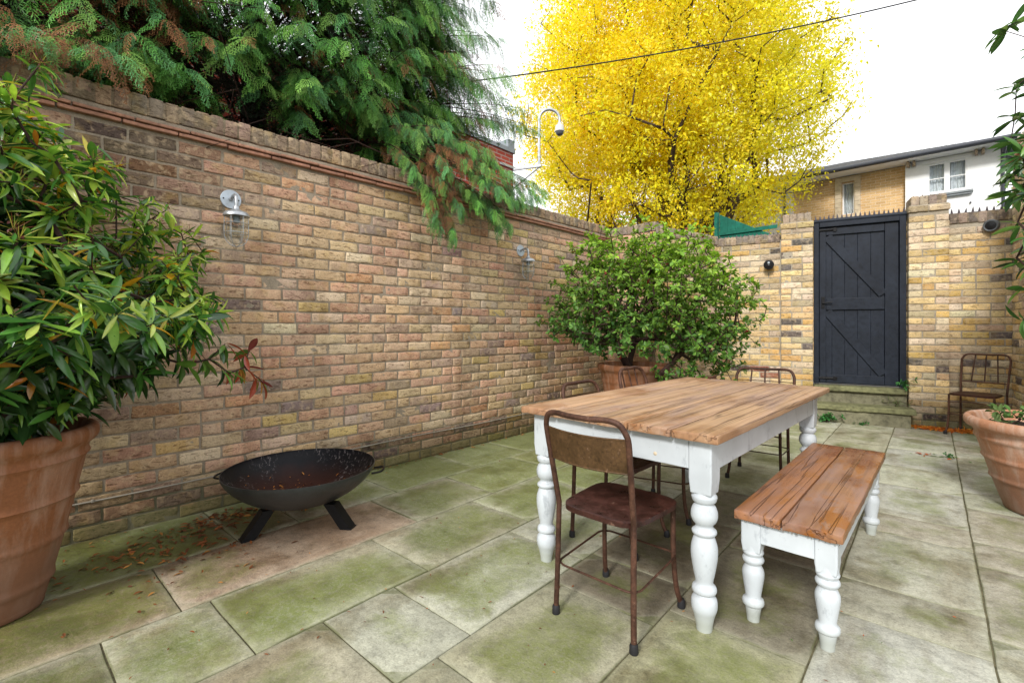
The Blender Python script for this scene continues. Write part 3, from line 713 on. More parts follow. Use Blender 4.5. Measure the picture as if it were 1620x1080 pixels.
b = MB(); b.box((gx0 + .095, gy - .004, 1.395), (.035, .006, .14), .002); b.tube([(gx0 + .095, gy - .03, 1.39), (gx0 + .19, gy - .033, 1.397)], .007); b.tube([(gx0 + .095, gy, 1.39), (gx0 + .095, gy - .03, 1.39)], .007)
b.build('latch', M['blackmetal'], G)
spikes('spike_strip', 'row of dark triangular spikes along the top of the blue gate', GO, GA, gx0, gx1, gy, gz1 + .022, .055, .043)

# steps
st = MB()
ST = thing('stone_step', 'upper mossy stone slab forming the threshold under the gate', 'step', GO, GA, 'stone steps below the gate')
st.box((.791, .075, .373), (.880, .19, .058), .008, nx=14, ny=4, noise=.004, seed=2); st.build('step_slab', M['stonetop'], ST)
st = MB(); st.box((.791, .115, .27), (.880, .17, .145), .01, nx=10, nz=3, noise=.006, seed=5); st.build('riser', M['stone'], ST)
ST = thing('stone_step', 'lower and wider mossy stone step standing on the paving', 'step', GO, GA, 'stone steps below the gate')
st = MB(); st.box((.76, -.095, .177), (1.03, .24, .060), .009, nx=16, ny=4, noise=.005, seed=8); st.build('step_slab', M['stonetop'], ST)
st = MB(); st.box((.75, -.085, .066), (.97, .20, .158), .012, nx=12, nz=3, noise=.006, seed=11); st.build('riser', M['stone'], ST)

# ------------------------------------------------------------------ security lamps and wall lamps
s = thing('security_lamp', 'small black motion-sensor light fixed high on the wall beside the left pillar', 'lamp', (GO[0] - .13 * cos(GA) - .08 * sin(GA), GO[1] - .13 * sin(GA) + .08 * cos(GA), 1.885), GA)
b = MB(); b.box((0, -.02, 0), (.085, .04, .10), .018, nx=3, nz=3); b.build('back_box', M['darkplastic'], s)
b = MB(); b.lathe([(0, 0), (.035, .002), (.056, .02), (.060, .05), (.058, .085), (.050, .088), (0, .086)], 24); V = b.v[0]; b.v[0] = V @ rotx(R(90 + 12)).T + (0, -.035, .01); b.build('housing', M['darkplastic'], s)
b = MB(); b.lathe([(0, 0.012), (.016, .010), (.026, 0)], 24); b.v[0] = b.v[0] @ rotx(R(90 + 12)).T + (0, -.120, -.020); b.build('lens', M['darkplastic'], s)
b = MB(); b.lathe([(0, .014), (.012, .012), (.016, 0)], 12); b.v[0] = b.v[0] @ rotx(R(102)).T + (0, -.122, .018); b.build('sensor', M['galvp'], s)
tt = 1.94
s = thing('security_lamp', 'round grey floodlight on the wall above the rusty chair', 'lamp', (GO[0] + tt * cos(GA) - .08 * sin(GA), GO[1] + tt * sin(GA) + .08 * cos(GA), 2.165), GA)
b = MB(); b.lathe([(0, 0), (.05, 0), (.062, .01), (.064, .075), (.055, .092), (.044, .088)], 28); b.v[0] = b.v[0] @ rotx(R(97)).T @ rotz(R(-25)).T; b.build('housing', M['greyplastic'], s)
b = MB(); b.lathe([(0, .006), (.03, .004), (.05, 0)], 24); b.v[0] = (b.v[0] + (0, 0, .084)) @ rotx(R(97)).T @ rotz(R(-25)).T; b.build('lens', M['darkplastic'], s)

def wall_lamp():
    t = thing('wall_lamp', 'bulkhead wall lamp with caged clear glass, beside the big planter', 'lamp', (0, 0, 0), 0, 'galvanised nautical wall lamps')
    # local: wall plane x=0, yard on +x
    b = MB(); b.lathe([(0, 0), (.058, 0), (.0585, .004), (.056, .007), (0, .007)], 32); b.v[0] = b.v[0] @ roty(R(90)).T; b.build('back_plate', M['galvp'], t)
    b = MB()
    for s_ in (-1, 1): b.lathe([(0, .0035), (.004, .003), (.005, 0)], 8); b.v[-1] = b.v[-1] @ roty(R(90)).T + (.007, s_ * .042, 0)
    b.build('screws', M['blackmetal'], t)
    b = MB(); b.tube(smoothpath([(.006, 0, 0), (.05, 0, .012), (.092, 0, .006), (.106, 0, -.03), (.106, 0, -.085)], 6), .0105, n=10)
    b.tube([(.006, 0, 0), (.02, 0, .004)], .015, n=10); b.build('arm', M['galv'], t)
    b = MB(); b.lathe([(0.0, -.062), (.016, -.062), (.018, -.078), (.030, -.086), (.058, -.096), (.070, -.108), (.0715, -.122), (.066, -.124), (.05, -.118), (0, -.112)], 32, (.106, 0, 0)); b.build('cap', M['galv'], t)
    b = MB(); b.lathe([(.054, -.119), (.056, -.20), (.054, -.235), (.046, -.262), (.028, -.283), (0, -.290)], 28, (.106, 0, 0)); b.build('glass_jar', M['glass'], t)
    b = MB()
    for k in range(6):
        a = k * pi / 3 + .3; c_, s_ = cos(a), sin(a)
        b.tube([(.106 + c_ * q, s_ * q, z) for q, z in ((.062, -.118), (.064, -.20), (.063, -.238), (.052, -.272), (.030, -.294), (.004, -.303))], .0022, n=6)
    for z, q in ((-.165, .0645), (-.222, .0645)):
        b.tube([(.106 + q * cos(a), q * sin(a), z) for a in np.linspace(0, 2 * pi, 28, endpoint=False)], .0022, n=6, closed=True)
    b.build('cage', M['galv'], t)
    b = MB(); b.lathe([(.0, -.118), (.020, -.118), (.020, -.155), (.016, -.158), (0, -.158)], 16, (.106, 0, 0)); b.build('lamp_holder', M['lead'], t)
    b = MB(); b.lathe([(.012, -.158), (.020, -.178), (.027, -.20), (.027, -.215), (.018, -.235), (0, -.242)], 20, (.106, 0, 0)); b.build('bulb', M['glass'], t)
    return t
def dup(root, loc, rz, label=None, group=None):
    r = root.copy(); COL.objects.link(r); r.location = loc; r.rotation_euler = (0, 0, rz)
    if label: r['label'] = label
    if group: r['group'] = group
    for ch in list(root.children):
        c = ch.copy(); COL.objects.link(c); c.parent = r
        for g_ in ch.children:
            d = g_.copy(); COL.objects.link(d); d.parent = c
    return r
wl = wall_lamp(); wl.location = (-3.238, 1.041, 1.885); wl.rotation_euler = (0, 0, R(-1.8))
dup(wl, (-3.154, 3.695, 1.880), R(-1.8), 'bulkhead wall lamp with glass jar, farther one next to the bush')
# ------------------------------------------------------------------ table and bench
TABLE_LEG = [(.027, 0), (.029, .02), (.036, .055), (.043, .075), (.0455, .095), (.043, .115), (.034, .128), (.031, .134), (.041, .140), (.043, .150), (.040, .160),
             (.031, .170), (.031, .182), (.036, .205), (.043, .245), (.0465, .275), (.0455, .305), (.039, .330), (.036, .338), (.0345, .344), (.042, .352), (.0425, .362), (.034, .370), (.030, .377),
             (.032, .384), (.041, .396), (.0465, .413), (.0455, .432), (.039, .450), (.033, .456), (.032, .461), (.040, .468), (.044, .479), (.0445, .487), (.040, .495), (.038, .500), (.038, .52)]
BENCH_LEG = [(.0215, 0), (.023, .02), (.028, .052), (.0285, .056), (.036, .062), (.038, .071), (.0355, .081), (.028, .088), (.0275, .100), (.032, .130), (.0365, .160), (.038, .178), (.036, .192),
             (.029, .208), (.0285, .214), (.035, .222), (.0375, .231), (.034, .240), (.030, .244), (.0345, .252), (.0365, .259), (.034, .266), (.033, .29)]
def furniture_leg(prof, x, y, blk, z0, z1, parent):
    b = MB(); pr = np.array(prof)
    q = smoothpath(np.stack([pr[:, 0], pr[:, 1], pr[:, 1] * 0], 1), 3)
    b.lathe([(0, 0)] + [(a, c) for a, c, _ in q], 28, (x, y, 0))
    V, F = rbox((blk, blk, z1 - z0), .005, 2, 2, 4, True)
    lowm = V[:, 2] < -(z1 - z0) / 2 + .012
    V[lowm, :2] *= .90
    b.add(V + (x, y, (z0 + z1) / 2), F)
    return b.build('leg', M['white'], parent, angle=50)
def board_top(parent, x0, x1, y0, y1, z0, z1, cuts, mat, tones, seed, name='tabletop', wob=.004):
    b = MB(); r = np.random.default_rng(seed)
    xs = [x0] + cuts + [x1]
    for i in range(len(xs) - 1):
        w = xs[i + 1] - xs[i] - .005; ya, yb = y0 + r.normal() * .002, y1 + r.normal() * .002
        V, F = rbox((w, yb - ya, z1 - z0), .0045, 5, 36, 3)
        c = np.array(((xs[i] + xs[i + 1]) / 2, (ya + yb) / 2, (z0 + z1) / 2)); P = V + c
        end = np.abs(V[:, 1]) > (yb - ya) / 2 - .006
        side = np.abs(V[:, 0]) > w / 2 - .005
        P[:, 1] += vnoise(P * (1, .1, 1), 60, seed) * .0015 * end
        P[:, 0] += vnoise(P, 5, seed + 1) * .002 * side
        P[:, 2] += vnoise(P * (1, .2, 1), 14, seed + 2) * .0016 + (V[:, 2] < 0) * vnoise(P, 45, seed + 3) * wob * (end | side) * .6
        P[:, 2] -= ((V[:, 0] / (w / 2)) ** 4) * .001
        b.add(P, F, np.array(tones[i % len(tones)]) * (1 + r.normal() * .03))
    return b.build(name, mat, parent, angle=35)
T = thing('dining_table', 'large farmhouse table with bare pine board top and white turned legs', 'table', (-.96, 2.60, 0), R(-2.2))
hw, y0, y1, tz = .458, -.915, .905, .728
board_top(T, -hw, hw, y0, y1, tz - .030, tz, [-.27, -.072, .105, .285], M['wood'], [(1.05, 1.02, 1.0), (1.0, .98, .95), (1.02, 1.0, .98), (.92, .90, .90), (1.0, .97, .93)], 4)
lx, lya, lyb, blk = .372, -.828, .745, .084
for x in (-lx, lx):
    for y in (lya, lyb): furniture_leg(TABLE_LEG, x, y, blk, .498, tz - .031, T)
def apron(x0_, y0_, x1_, y1_, z0, z1, parent, nm='apron'):
    b = MB(); L = math.hypot(x1_ - x0_, y1_ - y0_); a = math.atan2(y1_ - y0_, x1_ - x0_)
    b.box(((x0_ + x1_) / 2, (y0_ + y1_) / 2, (z0 + z1) / 2), (L, .022, z1 - z0), .002, rot=rotz(a), nx=16, noise=.0008)
    return b.build(nm, M['white'], parent)
hb = blk / 2
for y, sgn in ((lya, -1), (lyb, 1)): apron(-lx + hb, y + sgn * (hb - .014), lx - hb, y + sgn * (hb - .014), .585, tz - .031, T)
for x, sgn in ((-lx, -1), (lx, 1)): apron(x + sgn * (hb - .014), lya + hb, x + sgn * (hb - .014), lyb - hb, .585, tz - .031, T)
b = MB(); b.lathe([(0, .003), (.006, .002), (.008, 0)], 16); b.v[0] = b.v[0] @ rotx(R(90)).T + (.20, lya - hb + .003, .615); b.build('screw_plug', M['sandstone'], T)

BN = thing('bench', 'low bench with wet orange-brown plank seat and white turned legs', 'bench', (-.371, 2.575, 0), R(-1.2))
hw, y0, y1, tz = .172, -.695, .70, .418
board_top(BN, -hw, hw, y0, y1, tz - .034, tz, [-.012], M['wood2'], [(1.05, .98, .9), (.95, 1.0, 1.0)], 9, 'seat', .006)
lx, lya, lyb, blk = .118, -.640, .585, .068
for x in (-lx, lx):
    for y in (lya, lyb): furniture_leg(BENCH_LEG, x, y, blk, .262, tz - .035, BN)
hb = blk / 2
for y, sgn in ((lya, -1), (lyb, 1)): apron(-lx + hb, y + sgn * (hb - .013), lx - hb, y + sgn * (hb - .013), .305, tz - .035, BN)
for x, sgn in ((-lx, -1), (lx, 1)): apron(x + sgn * (hb - .013), lya + hb, x + sgn * (hb - .013), lyb - hb, .305, tz - .035, BN)
# rain drops hanging from the near edge and beading on the boards
b = MB(); r_ = np.random.default_rng(8)
for i in range(40):
    x = r_.uniform(-hw + .01, hw - .01); s_ = r_.uniform(.0016, .0034); b.lathe([(0, -s_ * 1.6), (s_ * .8, -s_), (s_, 0), (s_ * .5, s_), (0, s_ * 1.2)], 7, (x, y0 + .006, tz - .034 - s_ * .3))
for i in range(0):
    x = r_.uniform(-hw + .01, hw - .01); y = r_.uniform(y0 + .01, y1 - .01); s_ = abs(r_.normal()) * .0009 + .0006
    b.lathe([(s_ * 1.3, -.0004), (s_, s_ * .45), (0, s_ * .7)], 7, (x, y, tz + .0004))
tw = NT('water_drops'); tw.done((.55, .5, .45), .05, None, 0.0, Transmission_Weight=.8); tw.b.inputs['IOR'].default_value = 1.33
o = b.build('rain_drops', tw.m, BN); o['kind'] = 'stuff'

# ------------------------------------------------------------------ chairs
def seat_mesh(wr, wf, yb, yf, z, dish=.008):
    b = MB(); n = 56; rings = [0, .35, .7, .9, .97, 1.0, 1.0, .985]; zz = [-dish, -dish * .9, -dish * .45, -.001, 0, -.002, -.016, -.017]
    V = []
    for rr, dz in zip(rings, zz):
        for k in range(n):
            a = 2 * pi * k / n; c_, s_ = cos(a), sin(a); e = .42
            X = math.copysign(abs(c_) ** e, c_); Y = math.copysign(abs(s_) ** e, s_)
            y = (yb + yf) / 2 + Y * rr * (yf - yb) / 2; w = wr + (wf - wr) * (y - yb) / (yf - yb)
            V.append((X * rr * w / 2, y, z + dz - .004 * (1 if dz < -.01 else 0)))
    F = []
    for i in range(len(rings) - 1):
        for k in range(n):
            l = (k + 1) % n
            if i == 0: F.append((i * n, (i + 1) * n + k, (i + 1) * n + l)) if False else F.append((i * n + k, (i + 1) * n + k, (i + 1) * n + l, i * n + l))
            else: F.append((i * n + k, (i + 1) * n + k, (i + 1) * n + l, i * n + l))
    b.add(V, F); return b
def make_chair(kind, label, H=.79, wb=.165, wt=.172, rt=.0105, tone=1.0, seatz=.425):
    t = thing('metal_chair', label, 'chair', group='rusty metal garden chairs')
    col = (tone, tone, tone)
    yr, yf = -.178, .182
    tops = {}
    def zy(z): return yr + .012 * min(z / seatz, 1) - max(0, z - seatz) * .205       # rake of the rear posts
    for s_ in (-1, 1):
        b = MB(); b.tube(smoothpath([(s_ * wb, yr, .012), (s_ * (wb - .004), zy(.2), .2), (s_ * (wb - .006), zy(seatz), seatz)], 4), rt, n=10, col=col)
        b.build('leg', M['rust'], t)
        b = MB(); b.tube(smoothpath([(s_ * (wb - .012), yf - .028, seatz - .012), (s_ * (wb - .010), yf - .030, .22), (s_ * (wb - .004), yf - .018, .09), (s_ * (wb + .006), yf + .006, .012)], 5), rt * .95, n=10, col=col)
        b.build('leg', M['rust'], t)
    # hoop of the backrest
    c_ = .075 if kind != 'spindle' else .10
    pts = []
    for s_ in (-1, 1):
        side = [(s_ * (wb - .006), zy(seatz), seatz), (s_ * (wb - .003), zy(.5), .50), (s_ * (wt - .004), zy(.62), .62), (s_ * wt, zy(H - c_), H - c_)]
        cor = [(s_ * (wt - c_ * .08), zy(H - c_ * .55) - .003, H - c_ * .55), (s_ * (wt - c_ * .32), zy(H - c_ * .2) - .008, H - c_ * .17), (s_ * (wt - c_ * .85), zy(H) - .014, H - .002)]
        pts.append(side + cor)
    path = pts[0] + [(-.04, zy(H) - .026, H - .004), (.04, zy(H) - .026, H - .004)] + pts[1][::-1]
    b = MB(); b.tube(smoothpath(path, 5), rt, n=10, col=col); b.build('back_frame', M['rust'], t)
    if kind == 'panel':
        b = MB(); nx, nz = 22, 6; z0_, z1_ = .605, .722; V = []
        for side_ in (0, 1):
            for i in range(nz + 1):
                z = z0_ + (z1_ - z0_) * i / nz
                for k in range(nx + 1):
                    x = (k / nx * 2 - 1) * (wt - .006); bow = .030 * (1 - (x / wt) ** 2)
                    V.append((x, zy(z) - bow + side_ * .0022 + .002, z + .003 * (x / wt) ** 2))
        m_ = (nx + 1) * (nz + 1); F = []
        for i in range(nz):
            for k in range(nx):
                a = i * (nx + 1) + k; F.append((a, a + 1, a + nx + 2, a + nx + 1)); F.append((m_ + a, m_ + a + nx + 1, m_ + a + nx + 2, m_ + a + 1))
        for k in range(nx):
            F.append((k, m_ + k, m_ + k + 1, k + 1)); a = nz * (nx + 1) + k; F.append((a, a + 1, m_ + a + 1, m_ + a))
        b.add(V, F)
        for z in (z0_, z1_):
            b.tube([((q * 2 - 1) * (wt - .006), zy(z) - .030 * (1 - (q * 2 - 1) ** 2) + .003, z + .003 * (q * 2 - 1) ** 2) for q in np.linspace(0, 1, 14)], .0038, n=6)
        b.build('back_panel', M['rustpanel'], t)
    elif kind == 'spindle':
        for k in range(3):
            x = (k - 1) * wt * .5
            b = MB(); b.tube([(x * .9, zy(.5) - .004, .50), (x, zy(.65) - .02, .65), (x, zy(H) - .024, H - .004)], .0055, n=7, col=col); b.build('spindle', M['rust'], t)
        b = MB(); b.tube([(-wb + .004, zy(.5), .50), (0, zy(.5) - .008, .50), (wb - .004, zy(.5), .50)], .007, n=7, col=col); b.build('back_rail', M['rust'], t)
    else:
        for k in range(3):
            x = (k - 1) * wt * .50
            b = MB(); b.box((x, 0, 0), (.012, .004, H - .535), .0015, rot=rotx(R(11.6)) @ roty(R(-(k - 1) * 3.5))); b.v[0] = b.v[0] + (0, zy((H + .52) / 2) - .016, (H + .525) / 2)
            b.build('back_bar', M['rust'], t)
        for z in (.60, .68):
            b = MB(); b.tube([((q * 2 - 1) * (wt - .004), zy(z) - .020 * (1 - (q * 2 - 1) ** 2), z) for q in np.linspace(0, 1, 9)], .0035, n=6, col=col); b.build('back_rail', M['rust'], t)
        b = MB(); b.tube([((q * 2 - 1) * (wb - .004), zy(.53) - .010 * (1 - (q * 2 - 1) ** 2), .527) for q in np.linspace(0, 1, 9)], .007, n=8, col=col); b.build('back_rail', M['rust'], t)
    seat_mesh(.318, .372, -.176, .188, seatz).build('seat', M['rustseat'], t, angle=50)
    # wire ring stretcher round the legs
    zr = .215; q = .045; ring = []
    for (cx, cy, a0) in ((wb - q + .004, yf - .012 - q, 0), (-wb + q - .004, yf - .012 - q, 90), (-wb + q - .004, yr + .004 + q, 180), (wb - q + .004, yr + .004 + q, 270)):
        for a in np.linspace(a0, a0 + 90, 6): ring.append((cx + q * cos(R(a)), cy + q * sin(R(a)), zr + (.0 if cy > 0 else -.02)))
    b = MB(); b.tube(ring, .0042, n=7, closed=True, col=col); b.build('stretcher', M['rust'], t)
    if kind == 'grid':
        b = MB(); b.tube(smoothpath([(-wb, yf - .03, .33), (0, yf - .045, .345), (wb, yf - .03, .33)], 5), .005, n=7, col=col); b.build('stretcher', M['rust'], t)
    for s_ in (-1, 1):
        for y, x in ((yr, s_ * wb), (yf + .006, s_ * (wb + .006))):
            b = MB(); b.lathe([(0, 0), (.0145, 0), (.0155, .006), (.0145, .028), (.0115, .034), (0, .034)], 14, (x, y, 0)); b.build('foot_cap', M['rubber'], t)
    return t
c1 = make_chair('panel', 'rusty chair with solid back panel and oxblood seat at the near end of the table', tone=1.15)
c1.location = (-.912, 1.652, 0); c1.rotation_euler = (0, 0, R(-1.5))
dup(c1, (-1.232, 2.235, 0), R(-91), 'metal chair with plain bent-tube back, nearer of two beside the left wall')
c2 = make_chair('spindle', 'metal chair with thin vertical back spindles, standing just in front of the bush planter', H=.835, tone=1.3)
c2.location = (-1.20, 2.80, 0); c2.rotation_euler = (0, 0, R(-90))
c3 = make_chair('grid', 'metal chair at the far end of the table, its barred back facing the gate', H=.775, wb=.170, wt=.200)
c3.location = (-.955, 3.835, 0); c3.rotation_euler = (0, 0, R(184))
c4 = make_chair('grid', 'rusty chair with grid-like barred back standing against the right brick wall', H=.815, wb=.182, wt=.186, rt=.0095, tone=1.5)
c4.location = (.345, 6.72, 0); c4.rotation_euler = (0, 0, R(161))

# ------------------------------------------------------------------ fire bowl
FB = thing('fire_bowl', 'wide black steel fire bowl on three splayed legs by the left wall', 'fire pit', (-2.625, 1.20, 0), R(0))
Rr, zr, zb = .392, .322, .118
def cap_prof(n=20, off=0):
    h = zr - zb; Rs = (Rr * Rr + h * h) / (2 * h); out = []
    amax = math.asin(Rr / Rs)
    for i in range(n + 1):
        a = amax * sin(pi / 2 * i / n); out.append(((Rs - off) * sin(a), off + .45 * (zb + (zr - zb) * (1 - math.sqrt(max(0, 1 - min(sin(a) / sin(amax), 1.0) ** 2)))) + .55 * (zb + Rs - Rs * cos(a))))
    return out
b = MB(); b.lathe(cap_prof() + [(Rr + .001, zr + .004), (Rr - .003, zr + .005)], 72); b.build('bowl', M['bowl_out'], FB)
b = MB(); p = cap_prof(off=.005); b.lathe([(x, z) for x, z in p][::-1] + [(0, p[0][1])], 72); b.v[0][:72, 2] = zr + .005; b.build('bowl_lining', M['bowl_in'], FB)
for (fx, fy) in ((-.025, -.268), (.212, .140), (-.24, .13)):
    d = np.array((fx, fy)); u = d / np.linalg.norm(d)
    top = np.array((u[0] * .175, u[1] * .175, .134)); bot = np.array((u[0] * .275, u[1] * .275, .0))
    b = MB(); w_ = .031; s_ = np.array((-u[1], u[0], 0)) * w_; o_ = np.array((u[0], u[1], 0)) * w_
    V = [bot - s_ - o_, bot + s_ - o_, bot + s_ + o_, bot - s_ + o_, top - s_ - o_, top + s_ - o_, top + s_ + o_, top - s_ + o_]
    b.add(V, [(0, 3, 2, 1)[::-1] if False else (0, 1, 2, 3), (4, 7, 6, 5), (0, 4, 5, 1), (1, 5, 6, 2), (2, 6, 7, 3), (3, 7, 4, 0)])
    b.box(bot + (0, 0, .004), (.066, .066, .007), .002, rot=rotz(math.atan2(u[1], u[0])))
    b.build('leg', M['blackmetal'], FB, angle=30)
for a in (R(228), R(50)):
    c_, s_ = cos(a), sin(a); tx, ty = -s_, c_
    P = [(c_ * (Rr - .008) + tx * .055, s_ * (Rr - .008) + ty * .055, .285), (c_ * (Rr + .045) + tx * .042, s_ * (Rr + .045) + ty * .042, .292), (c_ * (Rr + .045) - tx * .042, s_ * (Rr + .045) - ty * .042, .292), (c_ * (Rr - .008) - tx * .055, s_ * (Rr - .008) - ty * .055, .285)]
    b = MB(); b.tube(smoothpath(P, 5), .0055, n=8); b.build('handle', M['blackmetal'], FB)

# ------------------------------------------------------------------ terracotta planters
def planter(label, loc, Rt, Rb, H, soil, rings=3, mat='terracotta'):
    t = thing('terracotta_pot', label, 'plant pot', loc, 0, 'large ribbed terracotta planters')
    prof = [(0, 0), (Rb * .9, 0), (Rb, .008), (Rb * 1.02, .03)]
    Rn = Rt * .90
    ribs = [H * f for f in ((.34, .56, .78) if rings == 3 else (.16, .40, .62, .84))]
    zs = np.linspace(.03, H - .085, 46)
    for z in zs:
        f = (z - .03) / (H - .115); rr = Rb * 1.02 + (Rn - Rb * 1.02) * (f ** .92)
        for k in ribs: rr += .010 * math.exp(-((z - k) / .010) ** 2)
        prof.append((rr, z))
    prof += [(Rn + .004, H - .075), (Rt - .012, H - .06), (Rt - .002, H - .045), (Rt, H - .028), (Rt - .003, H - .010), (Rt - .014, H), (Rt - .030, H + .001), (Rt - .042, H - .010), (Rt - .050, H - .04), (Rn - .05, H - .11), (0, H - .115)]
    b = MB(); b.lathe(prof, 72)
    V = b.v[0]; V[:, :2] *= (1 + vnoise(V, 3.0, int(Rt * 100))[:, None] * .006); b.build('pot', M[mat], t, angle=60)
    b = MB(); n = 26; gx = np.linspace(-1, 1, n); XX, YY = np.meshgrid(gx, gx)
    rr = np.maximum(np.abs(XX), np.abs(YY)); th = np.arctan2(YY, XX)
    P = np.stack([rr * np.cos(th) * (Rt - .05), rr * np.sin(th) * (Rt - .05), np.full(XX.shape, soil)], 2).reshape(-1, 3)
    P[:, 2] += vnoise(P, 22, 3) * .012 + vnoise(P, 60, 5) * .006
    F = np.array([(i * n + k, i * n + k + 1, (i + 1) * n + k + 1, (i + 1) * n + k) for i in range(n - 1) for k in range(n - 1)])
    b.add(P, F); b.build('soil', M['soil'], t)
    return t
planter('tall terracotta planter with raised rings, cut by the left edge, holding the rhododendron', (-2.705, .02, 0), .335, .165, .70, .62, 4, 'terradark')
planter('terracotta planter behind the table at the foot of the big rounded bush', (-2.17, 4.26, 0), .36, .22, .742, .66, 3, 'terradark')
planter('pale weathered terracotta planter near the right edge, by the rusty chair', (.585, 4.20, 0), .435, .255, .55, .485)
# ------------------------------------------------------------------ foliage tools
def leaf_tpl(n=5, w=.28, peak=.45, fold=.06, curl=.12, blunt=1.0):
    xs = np.linspace(0, 1, n + 1); V = []; F = []
    for i, x in enumerate(xs):
        e = np.log(.5) / np.log(peak); ww = w * .5 * max(0.0, math.sin(pi * x ** e)) ** blunt
        ww = max(ww, .006 if 0 < i < n else .002); z = -curl * x * x
        V += [(x, -ww, z + fold * ww * 4), (x, 0, z), (x, ww, z + fold * ww * 4)]
    for i in range(n):
        a = i * 3; F += [(a, a + 3, a + 4, a + 1), (a + 1, a + 4, a + 5, a + 2)]
    return np.array(V), np.array(F)
def scatter(mb, tpl, O, X, Z, S, C, cv=None, ws=None):
    V, F = tpl; O = np.asarray(O); N = len(O)
    X = nrm(X); Y = nrm(np.cross(Z, X)); Z = np.cross(X, Y); S = np.broadcast_to(S, (N,))
    W_ = S if ws is None else S * ws
    P = O[:, None] + (V[None, :, 0, None] * X[:, None] * S[:, None, None] + V[None, :, 1, None] * Y[:, None] * W_[:, None, None] + V[None, :, 2, None] * Z[:, None] * S[:, None, None])
    K = len(V)
    FF = (F[None] + (np.arange(N) * K)[:, None, None]).reshape(-1, F.shape[1])
    C = np.broadcast_to(np.asarray(C, float), (N, 3))
    cc = np.repeat(C[:, None], K, 1)
    if cv is not None: cc = cc * cv[None, :, None]
    mb.add(P.reshape(-1, 3), FF, np.clip(cc.reshape(-1, 3), 0, 1))
def rdir(n, r): return nrm(r.normal(size=(n, 3)))
def palette(n, pal, r, var=.15):
    p = np.array([q[1] for q in pal], float); p /= p.sum(); c = np.array([q[0] for q in pal])[r.choice(len(pal), n, p=p)]
    return c * (1 + r.normal(size=(n, 1)) * var)
def skeleton(mb, roots, tips, r, r0=.004, step=.18, wob=.03, power=.5, sides=6, rise=.0, maxr=.2, bias=.35):
    """grow a branching skeleton from roots to every tip; returns the direction at each tip"""
    pos = [np.array(p, float) for p in roots]; par = [-1] * len(pos); plen = [0.0] * len(pos)
    order = np.argsort(np.linalg.norm(tips - np.mean(roots, 0), axis=1)); dirs = np.zeros_like(tips); leafnode = []
    for ti in order:
        t = tips[ti]; A = np.array(pos); d = np.linalg.norm(A - t, axis=1)
        cost = d + bias * np.array(plen) * .5
        k = int(np.argmin(cost)); dk = d[k]; n = max(1, int(dk / step)); a = A[k]
        for j in range(1, n + 1):
            f = j / n; p = a + (t - a) * f; p = p + np.array((0, 0, rise * math.sin(pi * f) * dk))
            if j < n: p = p + r.normal(size=3) * wob * min(1, dk)
            pos.append(p); par.append(k); plen.append(plen[k] + np.linalg.norm(p - pos[k])); k = len(pos) - 1
        dirs[ti] = pos[k] - pos[par[k]]; leafnode.append(k)
    cnt = np.zeros(len(pos))
    for k in leafnode: cnt[k] += 1
    for k in range(len(pos) - 1, -1, -1):
        if par[k] >= 0: cnt[par[k]] += cnt[k]
    rad = np.minimum(r0 * np.maximum(cnt, 1) ** power, maxr)
    P0 = np.array([pos[par[k]] for k in range(len(pos)) if par[k] >= 0]); P1 = np.array([pos[k] for k in range(len(pos)) if par[k] >= 0])
    ra = np.array([rad[k] if par[par[k]] < 0 and False else min(rad[par[k]], rad[k] * 1.35) for k in range(len(pos)) if par[k] >= 0]); rb = np.array([rad[k] for k in range(len(pos)) if par[k] >= 0])
    D = nrm(P1 - P0); ref = np.where(np.abs(D[:, 2:3]) < .9, np.array([[0, 0, 1.0]]), np.array([[1.0, 0, 0]]))
    N = nrm(np.cross(D, ref)); B = np.cross(D, N); a = np.arange(sides) * 2 * pi / sides
    ring = np.cos(a)[None, :, None] * N[:, None] + np.sin(a)[None, :, None] * B[:, None]
    V = np.concatenate([P0[:, None] - D[:, None] * ra[:, None, None] * .3 + ring * ra[:, None, None], P1[:, None] + ring * rb[:, None, None]], 1)
    F0 = np.array([(k, (k + 1) % sides, sides + (k + 1) % sides, sides + k) for k in range(sides)])
    F = (F0[None] + (np.arange(len(V)) * 2 * sides)[:, None, None]).reshape(-1, 4)
    mb.add(V.reshape(-1, 3), F)
    return nrm(dirs)
def whorls(mb, tips, dirs, r, tpl, n=8, L=.12, droop=.35, spread=1.0, pal=None, back=.03, cv=None, upc=None, wvar=.15, jitter=.3, shade=None):
    N = len(tips); D = nrm(dirs + np.array((0, 0, .25)))
    ref = np.where(np.abs(D[:, 2:3]) < .9, np.array([[0, 0, 1.0]]), np.array([[1.0, 0, 0]])); A = nrm(np.cross(D, ref)); B = np.cross(D, A)
    for k in range(n):
        a = 2.4 * k + r.uniform(0, 6.28, N)[:1] + r.normal(size=N) * .25
        rad = np.cos(a)[:, None] * A + np.sin(a)[:, None] * B
        el = r.uniform(.1, .9, N)[:, None] * (1 - k / n * .5)
        X = nrm(rad * spread + D * el + np.array((0, 0, -droop)) * r.uniform(.3, 1.4, (N, 1)) + r.normal(size=(N, 3)) * jitter * .4)
        Z = nrm(D + rad * .2 + np.array((0, 0, .5)) + r.normal(size=(N, 3)) * jitter)
        O = tips - D * (back * (k / n)) + r.normal(size=(N, 3)) * .003
        S = L * (1 + r.normal(size=N) * .22)
        C = palette(N, pal, r) if not callable(pal) else pal(O, r)
        if shade is not None: C = C * shade[:, None]
        scatter(mb, tpl, O, X, Z, np.clip(S, L * .4, L * 1.6), C, cv, 1 + r.normal(size=N) * wvar)

